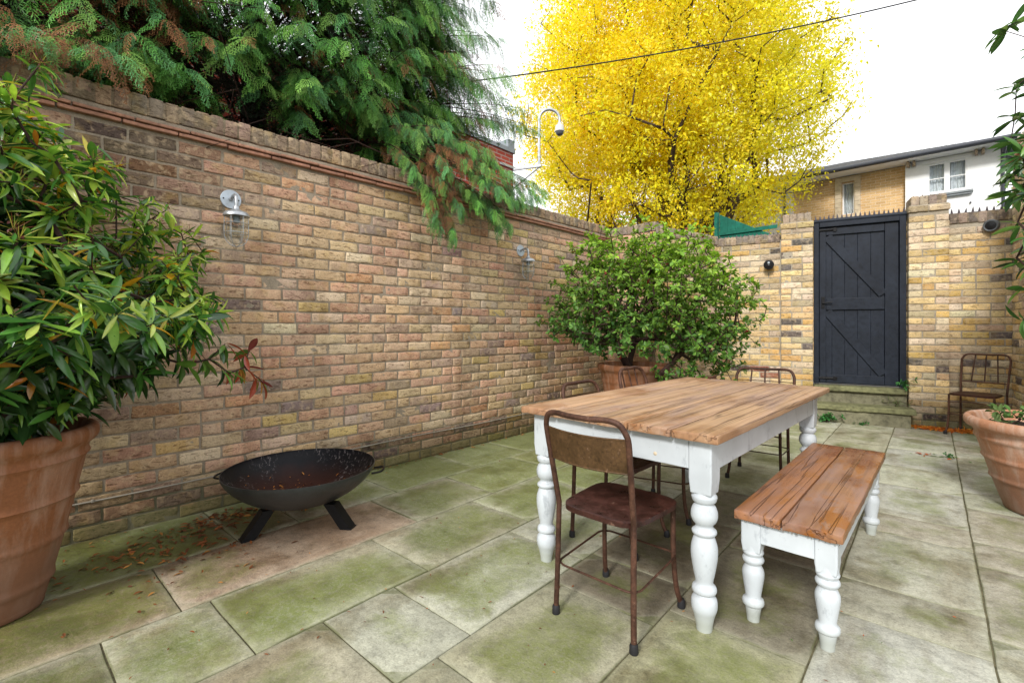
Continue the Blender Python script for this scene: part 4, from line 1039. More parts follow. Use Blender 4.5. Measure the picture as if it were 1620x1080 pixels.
# ------------------------------------------------------------------ rhododendron in the left pot
r = np.random.default_rng(12)
def rhodo_pal(O, r):
    n = len(O); base = palette(n, [((.040, .13, .022), .40), ((.075, .21, .035), .30), ((.19, .36, .05), .25), ((.028, .09, .030), .10)], r)
    odd = r.random(n); z = O[:, 2]
    base = np.where(((z > .5) & (odd < .45))[:, None], palette(n, [((.40, .58, .07), 1), ((.24, .45, .07), 1), ((.52, .62, .13), .7)], r), base)
    base = np.where((odd > .945)[:, None], palette(n, [((.62, .33, .02), 1), ((.50, .17, .02), .6), ((.55, .45, .05), .5)], r), base)
    return base
RH = thing('rhododendron_bush', 'large glossy rhododendron with yellowing leaves spilling out of the left planter', 'bush', (-2.705, .02, .60))
base = np.array(RH.location)
tips = []
while len(tips) < 620:
    p = np.array((r.uniform(-3.15, -1.55), r.uniform(-.75, 1.05), r.uniform(.75, 1.98)))
    q = (p - np.array((-2.62, .02, 1.42))) / np.array((.80, .82, .68))
    d = np.linalg.norm(q)
    if d < 1.0 and d > r.uniform(.35, 1.0) * .96 and p[0] > -3.17: 
        if p[2] < 1.05 and d < .6: continue
        if (p[0] + 2.62) * .66 + p[1] * .75 > .66 - (p[2] - 1.20) * .70: continue
        tips.append(p)
# the branch that reaches out low to the right, its leaves turning red
reach = [(-2.45 + .0, .50, .98), (-2.50, .62, .93), (-2.52, .72, .95), (-2.50, .80, .88), (-2.55, .88, .90), (-2.52, .95, .83), (-2.56, .70, 1.10), (-2.55, .55, 1.12), (-2.45, .60, 1.22), (-2.50, .78, 1.02), (-2.60, .92, .98), (-2.55, .40, 1.05), (-2.45, .62, 1.02), (-2.42, .45, .90)]
extra = [(r.uniform(-3.1, -2.4), r.uniform(-.5, .16), r.uniform(1.75, 2.08)) for _ in range(75)]
extra += [(r.uniform(-2.75, -2.35), r.uniform(.02, .34), r.uniform(1.45, 1.82)) for _ in range(26)]
tips = np.array(tips + extra + reach) - base
mbS = MB(); dirs = skeleton(mbS, [(-.03, -.02, -.02), (.05, .03, -.02), (.0, .06, -.02)], tips, r, r0=.0024, step=.12, wob=.022, power=.36, rise=.04)
mbS.build('stems', M['darkbark'], RH)
mbL = MB(); LT = leaf_tpl(7, .245, .52, .10, .22, .8); cvL = np.tile(np.array([1.0, 1.25, 1.0]), 8)
nm_ = len(tips) - len(reach)
up = nrm(dirs); up[:, 2] += .15
LTb = leaf_tpl(7, .17, .45, .16, .45, .8); LTc = leaf_tpl(7, .22, .6, .12, -.10, .8); n3 = nm_ // 3; pm = r.permutation(nm_)
for tp_, s_ in ((LT, pm[:n3]), (LTb, pm[n3:2 * n3]), (LTc, pm[2 * n3:])):
    whorls(mbL, tips[s_], dirs[s_], r, tp_, 11, .090, .55, 1.0, rhodo_pal, .05, cvL)
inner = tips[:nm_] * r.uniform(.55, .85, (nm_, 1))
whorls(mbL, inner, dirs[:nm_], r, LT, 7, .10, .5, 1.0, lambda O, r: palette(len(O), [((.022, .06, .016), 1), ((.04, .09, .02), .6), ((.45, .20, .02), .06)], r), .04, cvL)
redp = lambda O, r: np.where((O[:, 1] > .76)[:, None], palette(len(O), [((.35, .07, .04), 1), ((.22, .05, .05), .8), ((.10, .20, .04), .9), ((.42, .20, .04), .4)], r), palette(len(O), [((.08, .19, .04), 1), ((.14, .28, .05), .6), ((.03, .08, .03), .6), ((.3, .06, .03), .12)], r))
whorls(mbL, tips[nm_:], nrm(dirs[nm_:] + (0, .3, -.35)), r, LT, 9, .092, .9, .8, redp, .05, cvL)
mbL.build('leaves', M['rhodo'], RH, angle=None)
# spent seed stalks
mbK = MB(); sel = [i for i in range(nm_) if tips[i][2] > .62 and r.random() < .55]
ST_ = leaf_tpl(4, .035, .5, .0, -.22)
for i in sel:
    n = 12; D = nrm(dirs[i] + (0, 0, .6)); X = nrm(D + r.normal(size=(n, 3)) * .75)
    scatter(mbK, ST_, np.repeat((tips[i] + D * .01)[None], n, 0), X, rdir(n, r), r.uniform(.03, .06, n), palette(n, [((.42, .40, .06), 1), ((.30, .36, .06), .6), ((.20, .06, .03), .5)], r))
    n = 6; scatter(mbK, leaf_tpl(3, .5, .5, .2, 0), tips[i] + D * .02 + r.normal(size=(n, 3)) * .008, rdir(n, r), rdir(n, r), .014, (.13, .035, .025))
mbK.build('seed_stalks', M['shrub'], RH, angle=None)

# ------------------------------------------------------------------ shrub in the middle planter
r = np.random.default_rng(31)
SB = thing('shrub', 'big rounded light-green evergreen shrub in the planter behind the table', 'bush', (-2.17, 4.26, .66))
base = np.array(SB.location)
def sample_dome(n, c, rad, r, lo=-1.0, inner=.45, lump=.12):
    out = []
    while len(out) < n:
        d = nrm(r.normal(size=3)); d = d if d[2] > lo else d * (1, 1, -1)
        k = 1 - abs(r.normal()) * inner * .5
        if k < .15: continue
        l = 1 + vnoise(d[None] * 3.0, 1.0, 5)[0] * lump + vnoise(d[None] * 8.0, 1.0, 6)[0] * lump * .5
        out.append(np.array(c) + d * rad * k * l)
    return np.array(out)
tips = sample_dome(1550, (-2.06, 4.28, 1.28), np.array((.98, .98, .74)), r, -.75, .62, .22)
tips = tips[(tips[:, 2] > np.where(tips[:, 0] < -1.75, .90, .72)) & (tips[:, 0] > -3.12)]
ex = np.stack([r.uniform(-1.75, -1.15, 90), r.uniform(3.7, 4.75, 90), r.uniform(.62, 1.15, 90)], 1)
tips = np.vstack([tips, ex]) - base
mbS = MB(); dirs = skeleton(mbS, [(-.06, .0, -.02), (.06, .04, -.02), (.0, -.07, -.02), (.04, -.04, -.02)], tips, r, r0=.0022, step=.13, wob=.02, power=.42, rise=.03)
mbS.build('stems', M['darkbark'], SB)
mbL = MB(); LT2 = leaf_tpl(4, .46, .62, .10, .14, .8); cv2 = np.tile(np.array([1.0, 1.15, 1.0]), 5)
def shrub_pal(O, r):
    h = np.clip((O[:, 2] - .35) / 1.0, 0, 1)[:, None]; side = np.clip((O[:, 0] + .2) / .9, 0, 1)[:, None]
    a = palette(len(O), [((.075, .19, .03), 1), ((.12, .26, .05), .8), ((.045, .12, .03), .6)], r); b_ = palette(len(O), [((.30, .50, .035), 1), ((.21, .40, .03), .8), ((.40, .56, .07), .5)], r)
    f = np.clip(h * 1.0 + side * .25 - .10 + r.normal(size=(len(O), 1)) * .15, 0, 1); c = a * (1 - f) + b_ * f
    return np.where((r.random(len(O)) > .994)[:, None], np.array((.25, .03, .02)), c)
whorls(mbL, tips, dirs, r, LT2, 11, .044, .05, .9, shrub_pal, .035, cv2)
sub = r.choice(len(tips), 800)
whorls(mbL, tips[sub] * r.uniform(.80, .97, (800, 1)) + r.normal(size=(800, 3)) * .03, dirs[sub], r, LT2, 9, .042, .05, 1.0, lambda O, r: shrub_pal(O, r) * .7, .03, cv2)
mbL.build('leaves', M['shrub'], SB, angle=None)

# ------------------------------------------------------------------ plant in the right pot
r = np.random.default_rng(44)
RP = thing('potted_laurel', 'tall leafy plant at the right edge, its sprigs entering over the pale planter', 'bush', (.585, 4.20, .465))
base = np.array(RP.location)
tips = []
while len(tips) < 130:
    p = np.array((r.uniform(.0, 1.3), r.uniform(3.5, 4.8), r.uniform(1.2, 3.0)))
    q = (p - (.72, 4.12, 2.1)) / (.52, .55, .98)
    if .45 < np.linalg.norm(q) < 1: tips.append(p)
hand = [(.17, 3.95, 2.83), (.22, 4.0, 2.86), (.24, 4.0, 2.50), (.22, 4.02, 2.20), (.26, 3.95, 2.10), (.20, 4.0, 2.00), (.28, 4.0, 1.95), (.27, 3.9, 1.85), (.24, 3.95, 1.70), (.28, 3.9, 1.62), (.24, 4.0, 1.50), (.27, 3.95, 1.45), (.27, 4.05, 1.33), (.25, 3.9, 1.14)]
tips = np.array(tips + hand) - base + (.13, 0, 0)
mbS = MB(); dirs = skeleton(mbS, [(.20, .0, -.02), (.24, .05, -.02)], tips, r, r0=.0016, step=.14, wob=.02, power=.4, rise=.05)
mbS.build('stems', M['darkbark'], RP)
mbL = MB(); gp = [((.05, .14, .03), 1), ((.09, .21, .05), .7), ((.16, .30, .07), .3), ((.03, .08, .035), .5)]
whorls(mbL, tips, dirs, r, leaf_tpl(6, .27, .5, .10, .15, .8), 8, .105, .45, 1.0, gp, .05, np.tile([1, 1.2, 1], 7))
mbL.build('leaves', M['rhodo'], RP, angle=None)
LP = thing('small_plant', 'small leafy seedling growing at the rim of the pale planter', 'plant', (.36, 4.01, .485))
mbS = MB(); n = 16; tp = np.stack([r.uniform(-.08, .12, n), r.uniform(-.08, .10, n), r.uniform(.05, .14, n)], 1); dr = skeleton(mbS, [(0, 0, -.01)], tp, r, r0=.0014, step=.04, wob=.01)
mbS.build('stems', M['darkbark'], LP); mbL = MB(); whorls(mbL, tp, dr, r, leaf_tpl(4, .42, .6, .08, .1), 7, .045, .2, 1.0, [((.10, .20, .05), 1), ((.20, .30, .10), .5)], .02); mbL.build('leaves', M['shrub'], LP, angle=None)

# ------------------------------------------------------------------ cypress overhanging the left wall
def spray_tpl(seed, pairs=9):
    r = random.Random(seed); V = []; F = []; cv = []
    def seg(p, q, w, c0, c1):
        d = (q[0] - p[0], q[1] - p[1]); L = math.hypot(*d) or 1; nx, ny = -d[1] / L * w, d[0] / L * w; k = len(V)
        m = [p[i] * .55 + q[i] * .45 for i in range(3)]
        V.extend([p, (m[0] + nx, m[1] + ny, m[2]), q, (m[0] - nx, m[1] - ny, m[2])]); F.append((k, k + 1, k + 2, k + 3)); cv.extend([c0, (c0 + c1) / 2, c1, (c0 + c1) / 2])
    def zz(x, y): return .10 * x - .48 * x * x - 1.1 * y * y + .03 * math.sin(9 * x)
    prev = (0, 0, 0)
    for i in range(1, pairs + 1):
        x = i / pairs; cur = (x, .02 * math.sin(7 * x + seed), zz(x, 0)); seg(prev, cur, .010, .6, .7); prev = cur
        for s_ in (-1, 1):
            L = (.30 * (1 - x) ** .8 + .07) * r.uniform(.6, 1.3); a = math.radians(r.uniform(38, 52)) * s_
            x0 = x - .04; n = max(1, int(L / .085)); pp = (x0, 0, zz(x0, 0))
            for j in range(1, n + 1):
                t = L * j / n; a2 = a * (1 - .25 * j / n); qx, qy = x0 + t * math.cos(a2), t * math.sin(a2); qq = (qx, qy, zz(qx, qy) - .015 * j / n)
                seg(pp, qq, .014, .75 + .25 * j / n, .85 + .3 * j / n)
                for s2 in (-1, 1):
                    l2 = .085 * (1 - .5 * j / n) * r.uniform(.7, 1.2); a3 = a2 + s2 * .75
                    e = (qx - .02 * math.cos(a2) + l2 * math.cos(a3), qy - .02 * math.sin(a2) + l2 * math.sin(a3), qq[2] - .012)
                    seg((qx - .03 * math.cos(a2), qy - .03 * math.sin(a2), qq[2]), e, .017, .9, 1.35)
                pp = qq
    return np.array(V), np.array(F), np.array(cv)
SPR = [spray_tpl(s_) for s_ in range(3)]
r = np.random.default_rng(71)
CY = thing('cypress_tree', 'dark green cypress with browning inner sprays drooping over the left wall', 'tree', (-4.75, 1.7, 0))
base = np.array(CY.location)
trunk = MB(); trunk.tube(smoothpath([(0, 0, -.03), (.05, -.05, 1.5), (-.05, .05, 3.2), (0, 0, 5.2), (.02, 0, 7.6)], 5), np.linspace(.17, .04, 21), n=12)
trunk.tube(smoothpath([(.02, 0, 1.2), (.35, .35, 2.4), (.35, .45, 3.6), (.5, .7, 5.2)], 5), np.linspace(.10, .03, 16), n=10)
trunk.tube(smoothpath([(.02, 0, 1.0), (.3, -.55, 2.3), (.45, -.9, 3.6), (.5, -1.2, 5.2)], 5), np.linspace(.10, .03, 16), n=10)
ends = []      # (tip, branch start, weight)
def crown_x(y, z):
    a = 1 - ((y - 1.1) / 3.0) ** 2 - ((z - 3.9) / 3.4) ** 2
    return None if a <= 0 else -4.85 + 1.75 * math.sqrt(a)
k = 0
while k < 700:
    y = r.uniform(-1.9, 3.95); z = 2.42 + 3.9 * r.random() ** 1.25
    x = crown_x(y, z)
    if x is None: continue
    if .85 < y < 2.05 and z < 2.72 + .10 * math.sin(7 * y): continue          # dark hollow above the coping
    if z < 2.5 and y > .85: continue
    x += -abs(r.normal()) * .28 + .05
    ends.append((np.array((x, y, z)), .75)); k += 1
for y in np.linspace(-.75, .42, 13): ends.append((np.array((-3.08 + r.normal() * .06, y, 2.44 + r.uniform(-.08, .12))), .6))
n_out = len(ends)
# outline towards the yellow tree
for (y, z) in ((3.85, 3.2), (3.85, 3.4), (3.7, 3.6), (3.6, 3.8), (3.55, 4.0), (3.5, 4.25), (3.45, 4.5), (3.4, 4.75), (3.45, 3.3), (3.3, 3.6), (3.2, 4.4), (3.25, 3.9), (3.1, 4.7), (3.3, 5.0), (3.1, 4.1), (2.9, 4.4), (2.8, 3.9), (3.0, 3.5), (2.9, 4.8), (3.45, 3.05), (3.2, 3.15), (3.0, 3.0)):
    for q in range(3): ends.append((np.array((-3.20 - .30 * q + r.normal() * .1, y - .12 + r.normal() * .08, z + r.normal() * .08)), .65))
# limb hanging over the wall into the yard
hang = [(-2.95, 2.42, 1.88), (-2.93, 2.58, 1.84), (-2.96, 2.36, 2.12), (-2.90, 2.62, 2.06), (-2.88, 2.80, 2.12), (-2.86, 2.98, 2.10), (-2.90, 3.12, 2.02), (-2.88, 3.22, 2.02), (-2.84, 3.0, 2.26), (-2.80, 2.8, 2.30), (-2.85, 3.25, 2.22), (-2.9, 3.5, 2.28),
        (-2.95, 3.62, 2.36), (-3.0, 3.85, 2.42), (-3.05, 3.98, 2.50), (-2.85, 2.45, 2.34), (-2.84, 2.65, 2.42), (-2.82, 2.95, 2.46), (-2.88, 3.2, 2.44), (-2.95, 2.3, 2.5), (-2.9, 2.5, 2.58), (-2.9, 2.8, 2.6), (-2.95, 3.1, 2.62), (-3.0, 3.1, 2.72),
        (-2.98, 2.25, 2.30), (-2.92, 2.5, 2.22), (-2.86, 3.1, 2.34), (-2.9, 3.36, 2.30)]
nh = len(ends)
for p in hang: ends.append((np.array(p) + r.normal(size=3) * .025, .40))
mbF = [MB(), MB()]
limb = MB()
O = []; X = []; Z = []; S = []; C = []
for i, (tip, reachL) in enumerate(ends):
    hanging = i >= nh
    st = np.array((-4.75 + r.uniform(.0, .3), 1.7 + (tip[1] - 1.7) * r.uniform(.1, .3), max(1.6, tip[2] - r.uniform(-.3, .7)))) if not hanging else np.array((-3.95, 2.45 + (tip[1] - 2.7) * .35, 2.72))
    mid1 = st * .55 + tip * .45 + (0, 0, .28 if not hanging else .22); mid2 = st * .18 + tip * .82 + (0, 0, .16 if not hanging else .16)
    if hanging: mid2[0] = min(mid2[0], -3.02); mid2[2] = max(mid2[2], 2.46) if tip[2] > 2.2 else max(mid2[2], 2.40)
    P = bez(st, mid1, mid2, tip, 14)
    limb.tube(P[:-1] - base, np.linspace(.009, .002, 13), n=5, cap=False)
    L = np.linalg.norm(np.diff(P, axis=0), axis=1); cum = np.concatenate([[0], np.cumsum(L)]); tot = cum[-1]
    outl = n_out <= i < nh; n = 27 if outl else (17 if not hanging else 46)
    for j in range(n):
        s_ = tot - reachL * (j / n) ** 1.1
        if s_ < 0: continue
        p = np.array([np.interp(s_, cum, P[:, a]) for a in range(3)]); q = np.array([np.interp(min(s_ + .03, tot), cum, P[:, a]) for a in range(3)])
        d = nrm(q - p) if np.linalg.norm(q - p) > 1e-4 else nrm(P[-1] - P[-2])
        side = nrm(np.cross(d, (0, 0, 1.0))) * (1 if j % 2 else -1)
        if j == 0: x_ = d + (0, 0, -.25)
        else: x_ = d * .75 + side * r.uniform(.5, .95) + np.array((0, 0, -r.uniform(.25, .75)))
        O.append(p + r.normal(size=3) * .012); X.append(nrm(x_) + r.normal(size=3) * .1); Z.append(nrm(np.array((.45, -.25, .8)) + r.normal(size=3) * .3))
        S.append((.205 if not hanging else .120) * r.uniform(.7, 1.25) * (1 - .25 * (j == 0)))
        depth_ = j / n
        u = r.random()
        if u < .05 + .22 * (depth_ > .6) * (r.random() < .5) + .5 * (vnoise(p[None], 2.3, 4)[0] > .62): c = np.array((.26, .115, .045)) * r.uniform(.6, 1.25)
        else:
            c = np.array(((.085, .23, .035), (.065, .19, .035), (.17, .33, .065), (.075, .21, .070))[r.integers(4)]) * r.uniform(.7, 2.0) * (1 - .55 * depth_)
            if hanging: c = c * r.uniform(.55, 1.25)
        C.append(c)
O = np.array(O); X = np.array(X); Z = np.array(Z); S = np.array(S); C = np.array(C)
# deep, mostly dead interior
n = 2600
yi = r.uniform(-1.9, 3.55, n); zi = r.uniform(2.25, 6.0, n)
xi = np.array([(crown_x(a, b_) or -4.9) for a, b_ in zip(yi, zi)]) - r.uniform(.45, 1.3, n)
Oi = np.stack([xi, yi, zi], 1); Xi = nrm(np.stack([r.uniform(0, 1, n), r.normal(size=n) * .6, r.normal(size=n) * .6], 1))
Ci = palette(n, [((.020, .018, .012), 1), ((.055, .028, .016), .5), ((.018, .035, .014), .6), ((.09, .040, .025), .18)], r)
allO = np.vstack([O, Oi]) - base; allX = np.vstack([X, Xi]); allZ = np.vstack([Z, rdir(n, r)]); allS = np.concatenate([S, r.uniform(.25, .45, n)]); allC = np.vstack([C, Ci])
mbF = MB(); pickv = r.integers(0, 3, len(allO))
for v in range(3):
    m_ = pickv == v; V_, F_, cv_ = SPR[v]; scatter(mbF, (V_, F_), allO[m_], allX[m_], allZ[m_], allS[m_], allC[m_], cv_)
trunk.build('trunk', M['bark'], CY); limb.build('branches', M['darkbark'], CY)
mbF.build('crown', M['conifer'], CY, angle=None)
# bare dead twigs in the hollow
mbT = MB()
for i in range(260):
    y = r.uniform(.2, 3.6); p = np.array((-4.5 + r.uniform(-.2, .7), y, r.uniform(2.2, 3.6))); q = p + (r.uniform(.2, .9), r.normal() * .5, r.normal() * .35 + .1); m_ = (p + q) / 2 + r.normal(size=3) * .08
    mbT.tube([p - base, m_ - base, q - base], [.006, .004, .0015], n=4, cap=False)
mbT.build('dead_twigs', M['darkbark'], CY)

# ------------------------------------------------------------------ yellow tree behind the back wall
r = np.random.default_rng(90)
YT = thing('yellow_tree', 'tall autumn tree with bright yellow leaves behind the back wall', 'tree', (-4.98, 12.26, 0))
YT.scale = (1.25, 1.25, 1.22)
base = np.array(YT.location); cc = np.array((-.26, -.10, 5.75))
def yt(n, inner, r):
    out = []
    while len(out) < n:
        d = nrm(r.normal(size=3)); k = 1 - abs(r.normal()) * inner
        if k < .2: continue
        l = 1 + vnoise(d[None] * 2.2, 1, 3)[0] * .10 + vnoise(d[None] * 6, 1, 4)[0] * .07
        rad = np.array((3.15, 3.0, 3.95 if d[2] > 0 else 3.70))
        p = cc + d * rad * k * l
        if p[2] > 2.15: out.append(p)
    return np.array(out)
tips = yt(760, .35, r)
mbS = MB(); dirs = skeleton(mbS, [(0, 0, -.03), (0, 0, .6), (.0, 0, 1.2), (.05, 0, 1.7)], tips, r, r0=.0068, step=.42, wob=.07, power=.50, rise=.06, maxr=.16, bias=.55)
mbS.tube(smoothpath([(0, 0, -.03), (0, 0, .9), (.03, 0, 1.75)], 4), np.linspace(.27, .20, 9), n=14)
for (a, b_) in (((.03, 0, 1.6), (-.9, -.4, 3.9)), ((.05, 0, 1.6), (-.25, -.5, 4.3)), ((.05, 0, 1.6), (.35, -.5, 4.6)), ((.05, 0, 1.6), (1.5, -.35, 4.2)), ((.05, 0, 1.65), (-1.9, .1, 3.6)), ((.05, 0, 1.65), (.9, .3, 4.8))):
    a = np.array(a); b_ = np.array(b_); mbS.tube(bez(a, a + (b_ - a) * (.45, .45, .25), b_ - (b_ - a) * (.25, .25, .45), b_, 14) + r.normal(size=(14, 3)) * .015, np.linspace(.135, .035, 14), n=9)
mbS.build('trunk', M['bark'], YT)
mbL = MB(); LT3 = (np.array([(0, 0, 0), (.38, -.24, .05), (1, 0, -.12), (.38, .24, .05)]), np.array([(0, 1, 2), (0, 2, 3)]))
cents = np.vstack([tips, yt(2500, .42, r)]); low = (cents[:, 2] < 4.3) & (cents[:, 1] < .8) & (np.abs(cents[:, 0] + .1) < 1.4) & (r.random(len(cents)) < .5); low |= (cents[:, 0] > 1.7) & (cents[:, 2] < 3.5 + .9 * (cents[:, 0] - 1.7)); cents = cents[~low]; per = 84; n = len(cents) * per
O = np.repeat(cents, per, 0) + r.normal(size=(n, 3)) * (.155, .155, .13)
X = nrm(r.normal(size=(n, 3)) + (0, 0, -.55)); Zl = nrm(r.normal(size=(n, 3)) * .8 + (.45, -.9, .7))
hh = np.repeat(vnoise(cents, .8, 8), per)[:, None]; rr_ = np.clip(np.repeat((cents - cc)[:, 0] / 3.4, per), 0, 1)[:, None]
C = palette(n, [((.95, .77, .012), 1), ((.97, .83, .03), .9), ((.93, .66, .008), .35), ((.94, .86, .12), .30)], r, .1)
kb = np.repeat(r.normal(size=(len(cents), 1)), per, 0); C = C * (1 + .10 * kb) * np.array((1, 1, 1)) + np.array((0, .05, 0)) * np.repeat(r.normal(size=(len(cents), 1)), per, 0)
gm = np.clip(rr_ * .9 - .35 + np.abs(hh) * .4 + r.normal(size=(n, 1)) * .15, 0, .55); C = C * (1 - gm) + np.array((.62, .68, .04)) * gm
scatter(mbL, LT3, O, X, Zl, np.clip(.062 * (1 + r.normal(size=n) * .28), .03, .12), C)
mbL.build('crown', M['yellow'], YT, angle=None)
# ------------------------------------------------------------------ house beyond the back wall
# local frame: origin at the right front corner, +x runs to the LEFT along the front, +y is towards the viewer, z up
HO = (1.246, 16.324, 0); HA = R(177.7)
HS = thing('house', 'two-storey house of white render and buff brick with grey slate roof beyond the gate', 'house', HO, HA)
EZ = 5.46
def wallbox(name, x0, x1, y0, y1, z0, z1, mat, holes=()):
    """front slab with window holes cut out as separate boxes"""
    b = MB(); xs = sorted({x0, x1, *[h[0] for h in holes], *[h[1] for h in holes]}); zs = sorted({z0, z1, *[h[2] for h in holes], *[h[3] for h in holes]})
    for a, c in zip(xs[:-1], xs[1:]):
        for d, e in zip(zs[:-1], zs[1:]):
            if any(h[0] <= (a + c) / 2 <= h[1] and h[2] <= (d + e) / 2 <= h[3] for h in holes): continue
            b.add([(a, y1, d), (c, y1, d), (c, y1, e), (a, y1, e), (a, y0, d), (c, y0, d), (c, y0, e), (a, y0, e)], [(3, 2, 1, 0), (4, 5, 6, 7), (0, 1, 5, 4), (2, 3, 7, 6), (1, 2, 6, 5), (3, 0, 4, 7)])
    return b.build(name, mat, HS, smooth=False)
w1 = (.58, 1.32, 4.55, 5.30)
wallbox('wall', 0, 1.77, -.25, 0, 0, EZ - .03, M['render'], [w1])
wallbox('wall', 0, .22, -5.5, -.25, 0, EZ - .03, M['render'])
w2 = (2.91, 3.20, 4.34, 5.26)
wallbox('brick_wall_panel', 1.77, 4.44, -.45, -.20, 0, EZ - .02, M['ybrick'], [w2])
wallbox('wall', 4.44, 9.5, -.25, .0, 0, EZ - .03, M['render'])
def window(x0, x1, z0, z1, y, lights, parent=HS, transom=None):
    f = MB(); t_ = .035
    for (a, c, d, e) in ((x0, x1, z0, z0 + t_), (x0, x1, z1 - t_, z1), (x0, x0 + t_, z0 + t_, z1 - t_), (x1 - t_, x1, z0 + t_, z1 - t_)):
        f.box(((a + c) / 2, y, (d + e) / 2), (c - a, .06, e - d), .003)
    w_ = (x1 - x0 - 2 * t_) / lights
    for k in range(1, lights): f.box((x0 + t_ + k * w_, y + .001, (z0 + z1) / 2), (.11 if lights > 1 else .03, .058, z1 - z0 - 2 * t_ - .002), .003)
    if transom: f.box(((x0 + x1) / 2, y - .004, z0 + (z1 - z0) * transom), (x1 - x0 - 2 * t_ - .002, .05, .022), .003)
    o = f.build('window', M['upvc'], parent)
    p = MB(); p.add([(x0 + .01, y - .02, z0 + .01), (x1 - .01, y - .02, z0 + .01), (x1 - .01, y - .02, z1 - .01), (x0 + .01, y - .02, z1 - .01)], [(3, 2, 1, 0)]); p.build('pane', M['glass'], o, smooth=False)
    c = MB(); n = 60; xs = np.linspace(x0, x1, n); V = []
    for z in (z0, z1):
        for x in xs: V.append((x, y - .10 + .018 * sin(x * 95) + .012 * sin(x * 41 + z), z))
    F = [(k, k + 1, n + k + 1, n + k) for k in range(n - 1)]; c.add(V, F); c.build('curtain', M['curtain'], o)
window(*w1, -.04, 2, transom=.48); window(*w2, -.30, 1)
b = MB(); b.box((.93, .06, 4.47), (.92, .13, .05), .006); b.box((.93, .05, 4.42), (.86, .09, .04), .006); b.build('window_sill', M['lead'], HS)
b = MB(); b.box((.95, .012, 5.335), (.95, .025, .035), .004); b.build('lintel_strip', M['render'], HS)
b = MB()
for (a, c) in ((2.76, 2.90), (3.21, 3.37)):
    for k in range(8): b.box(((a + c) / 2, -.18, 4.30 + k * .128 + .064), (c - a, .07, .124), .006)
b.box((3.065, -.178, 5.345), (.60, .075, .14), .006); b.box((3.065, -.17, 4.27), (.62, .10, .06), .006); b.build('window_surround', M['sandstone'], HS)
for x in (1.58, 1.70, .30, .42): b = MB(); b.box((x, .10, EZ - .09), (.055, .2, .11), .006); b.build('bracket', M['beam'], HS)
b = MB(); b.box((4.6, .15, EZ - .005), (9.85, .62, .03), .004); b.build('soffit', M['render'], HS)
# roof
b = MB(); ey, ry, rz_ = .50, -2.9, 6.62; xr, xl = -.28, 9.9
V = [(xr, ey, EZ + .05), (xl, ey, EZ + .05), (xl, ry, rz_), (xr + 3.9, ry, rz_), (xr, -6.2, EZ + .05), (xl, -6.2, EZ + .05)]
b.add(V, [(3, 2, 1, 0), (0, 4, 3), (3, 4, 5, 2)])
for k in range(22):        # slate courses, each slightly proud of the one above
    f0, f1 = k / 22, (k + 1) / 22
    ya, yb = ey + (ry - ey) * f0, ey + (ry - ey) * f1; za, zb = EZ + .05 + (rz_ - EZ - .05) * f0, EZ + .05 + (rz_ - EZ - .05) * f1
    xa, xb_ = xr + 3.9 * f0, xr + 3.9 * f1
    b.add([(xa, ya, za + .022), (xl, ya, za + .022), (xl, yb, zb + .006), (xb_, yb, zb + .006), (xa, ya, za + .004), (xl, ya, za + .004)], [(3, 2, 1, 0), (0, 1, 5, 4)])
b.build('roof', M['slate'], HS, smooth=False)
b = MB(); b.tube([(xr - .02, ey + .05, EZ + .02), (xl, ey + .05, EZ + .02)], .055, n=10); b.box((4.8, ey - .01, EZ + .02), (10.1, .03, .10), .004); b.build('gutter', M['gutter'], HS)
b = MB(); b.tube(smoothpath([(-.05, ey, EZ), (-.05, .25, EZ - .18), (-.04, .06, EZ - .35), (-.04, .05, 3.5), (-.04, .05, 0.02)], 4), .035, n=8); b.tube([(xr, ey, EZ + .04), (xr, -6.1, EZ + .04)], .04); b.build('downpipe', M['gutter'], HS)
b = MB(); b.tube([(4.62, .06, .02), (4.62, .06, EZ - .05)], .035, n=8); b.build('downpipe', M['gutter'], HS)
b = MB(); b.tube([(.52, .01, 4.18), (.52, .05, 4.18)], .02, n=8); b.build('vent', M['gutter'], HS)

# ------------------------------------------------------------------ red brick building behind the cypress, CCTV mast
RB = thing('brick_building', 'red brick building showing behind the cypress, grey flashing on its parapet', 'building', (-5.95, 6.76, 0), 0)
def slab(name, x0, x1, y0, y1, z0, z1, mat, par):
    b = MB(); b.add([(x0, y0, z0), (x1, y0, z0), (x1, y1, z0), (x0, y1, z0), (x0, y0, z1), (x1, y0, z1), (x1, y1, z1), (x0, y1, z1)], [(0, 3, 2, 1), (4, 5, 6, 7), (0, 1, 5, 4), (1, 2, 6, 5), (2, 3, 7, 6), (3, 0, 4, 7)])
    return b.build(name, mat, par, smooth=False)
slab('wall', -6, 0, -9, 0, 0, 4.38, M['redbrick'], RB)
slab('parapet_flashing', -6.02, .03, -9.02, .03, 4.384, 4.46, M['lead'], RB)
slab('parapet', -.35, .02, -.16, .02, 4.464, 4.62, M['lead'], RB)
CC = thing('cctv_mast', 'galvanised swan-neck bracket with white dome security camera, in front of the yellow tree', 'security camera', (-5.95, 6.76, 4.08), 0)
a = np.array((.50, .16, 0.0))
b = MB(); b.box((.014, -.17, .03), (.03, .42, .05), .005); b.box((.25, .07, 0.0), (.62, .035, .05), .005, rot=rotz(math.atan2(.16, .50))); b.build('bracket_arm', M['galv'], CC)
b = MB(); b.tube([(.0, -.05, -.40), a + (0, 0, -.02)], .014, n=8); b.build('brace', M['galv'], CC)
dirn = np.array((.749, .6626, 0))
pts = [a + (0, 0, -.03), a + (0, 0, .35), a + (0, 0, .78)] + [a + dirn * (.19 - .19 * cos(t)) + (0, 0, .86 + .19 * sin(t)) for t in np.linspace(.0, pi, 9)] + [a + dirn * .38 + (0, 0, .80)]
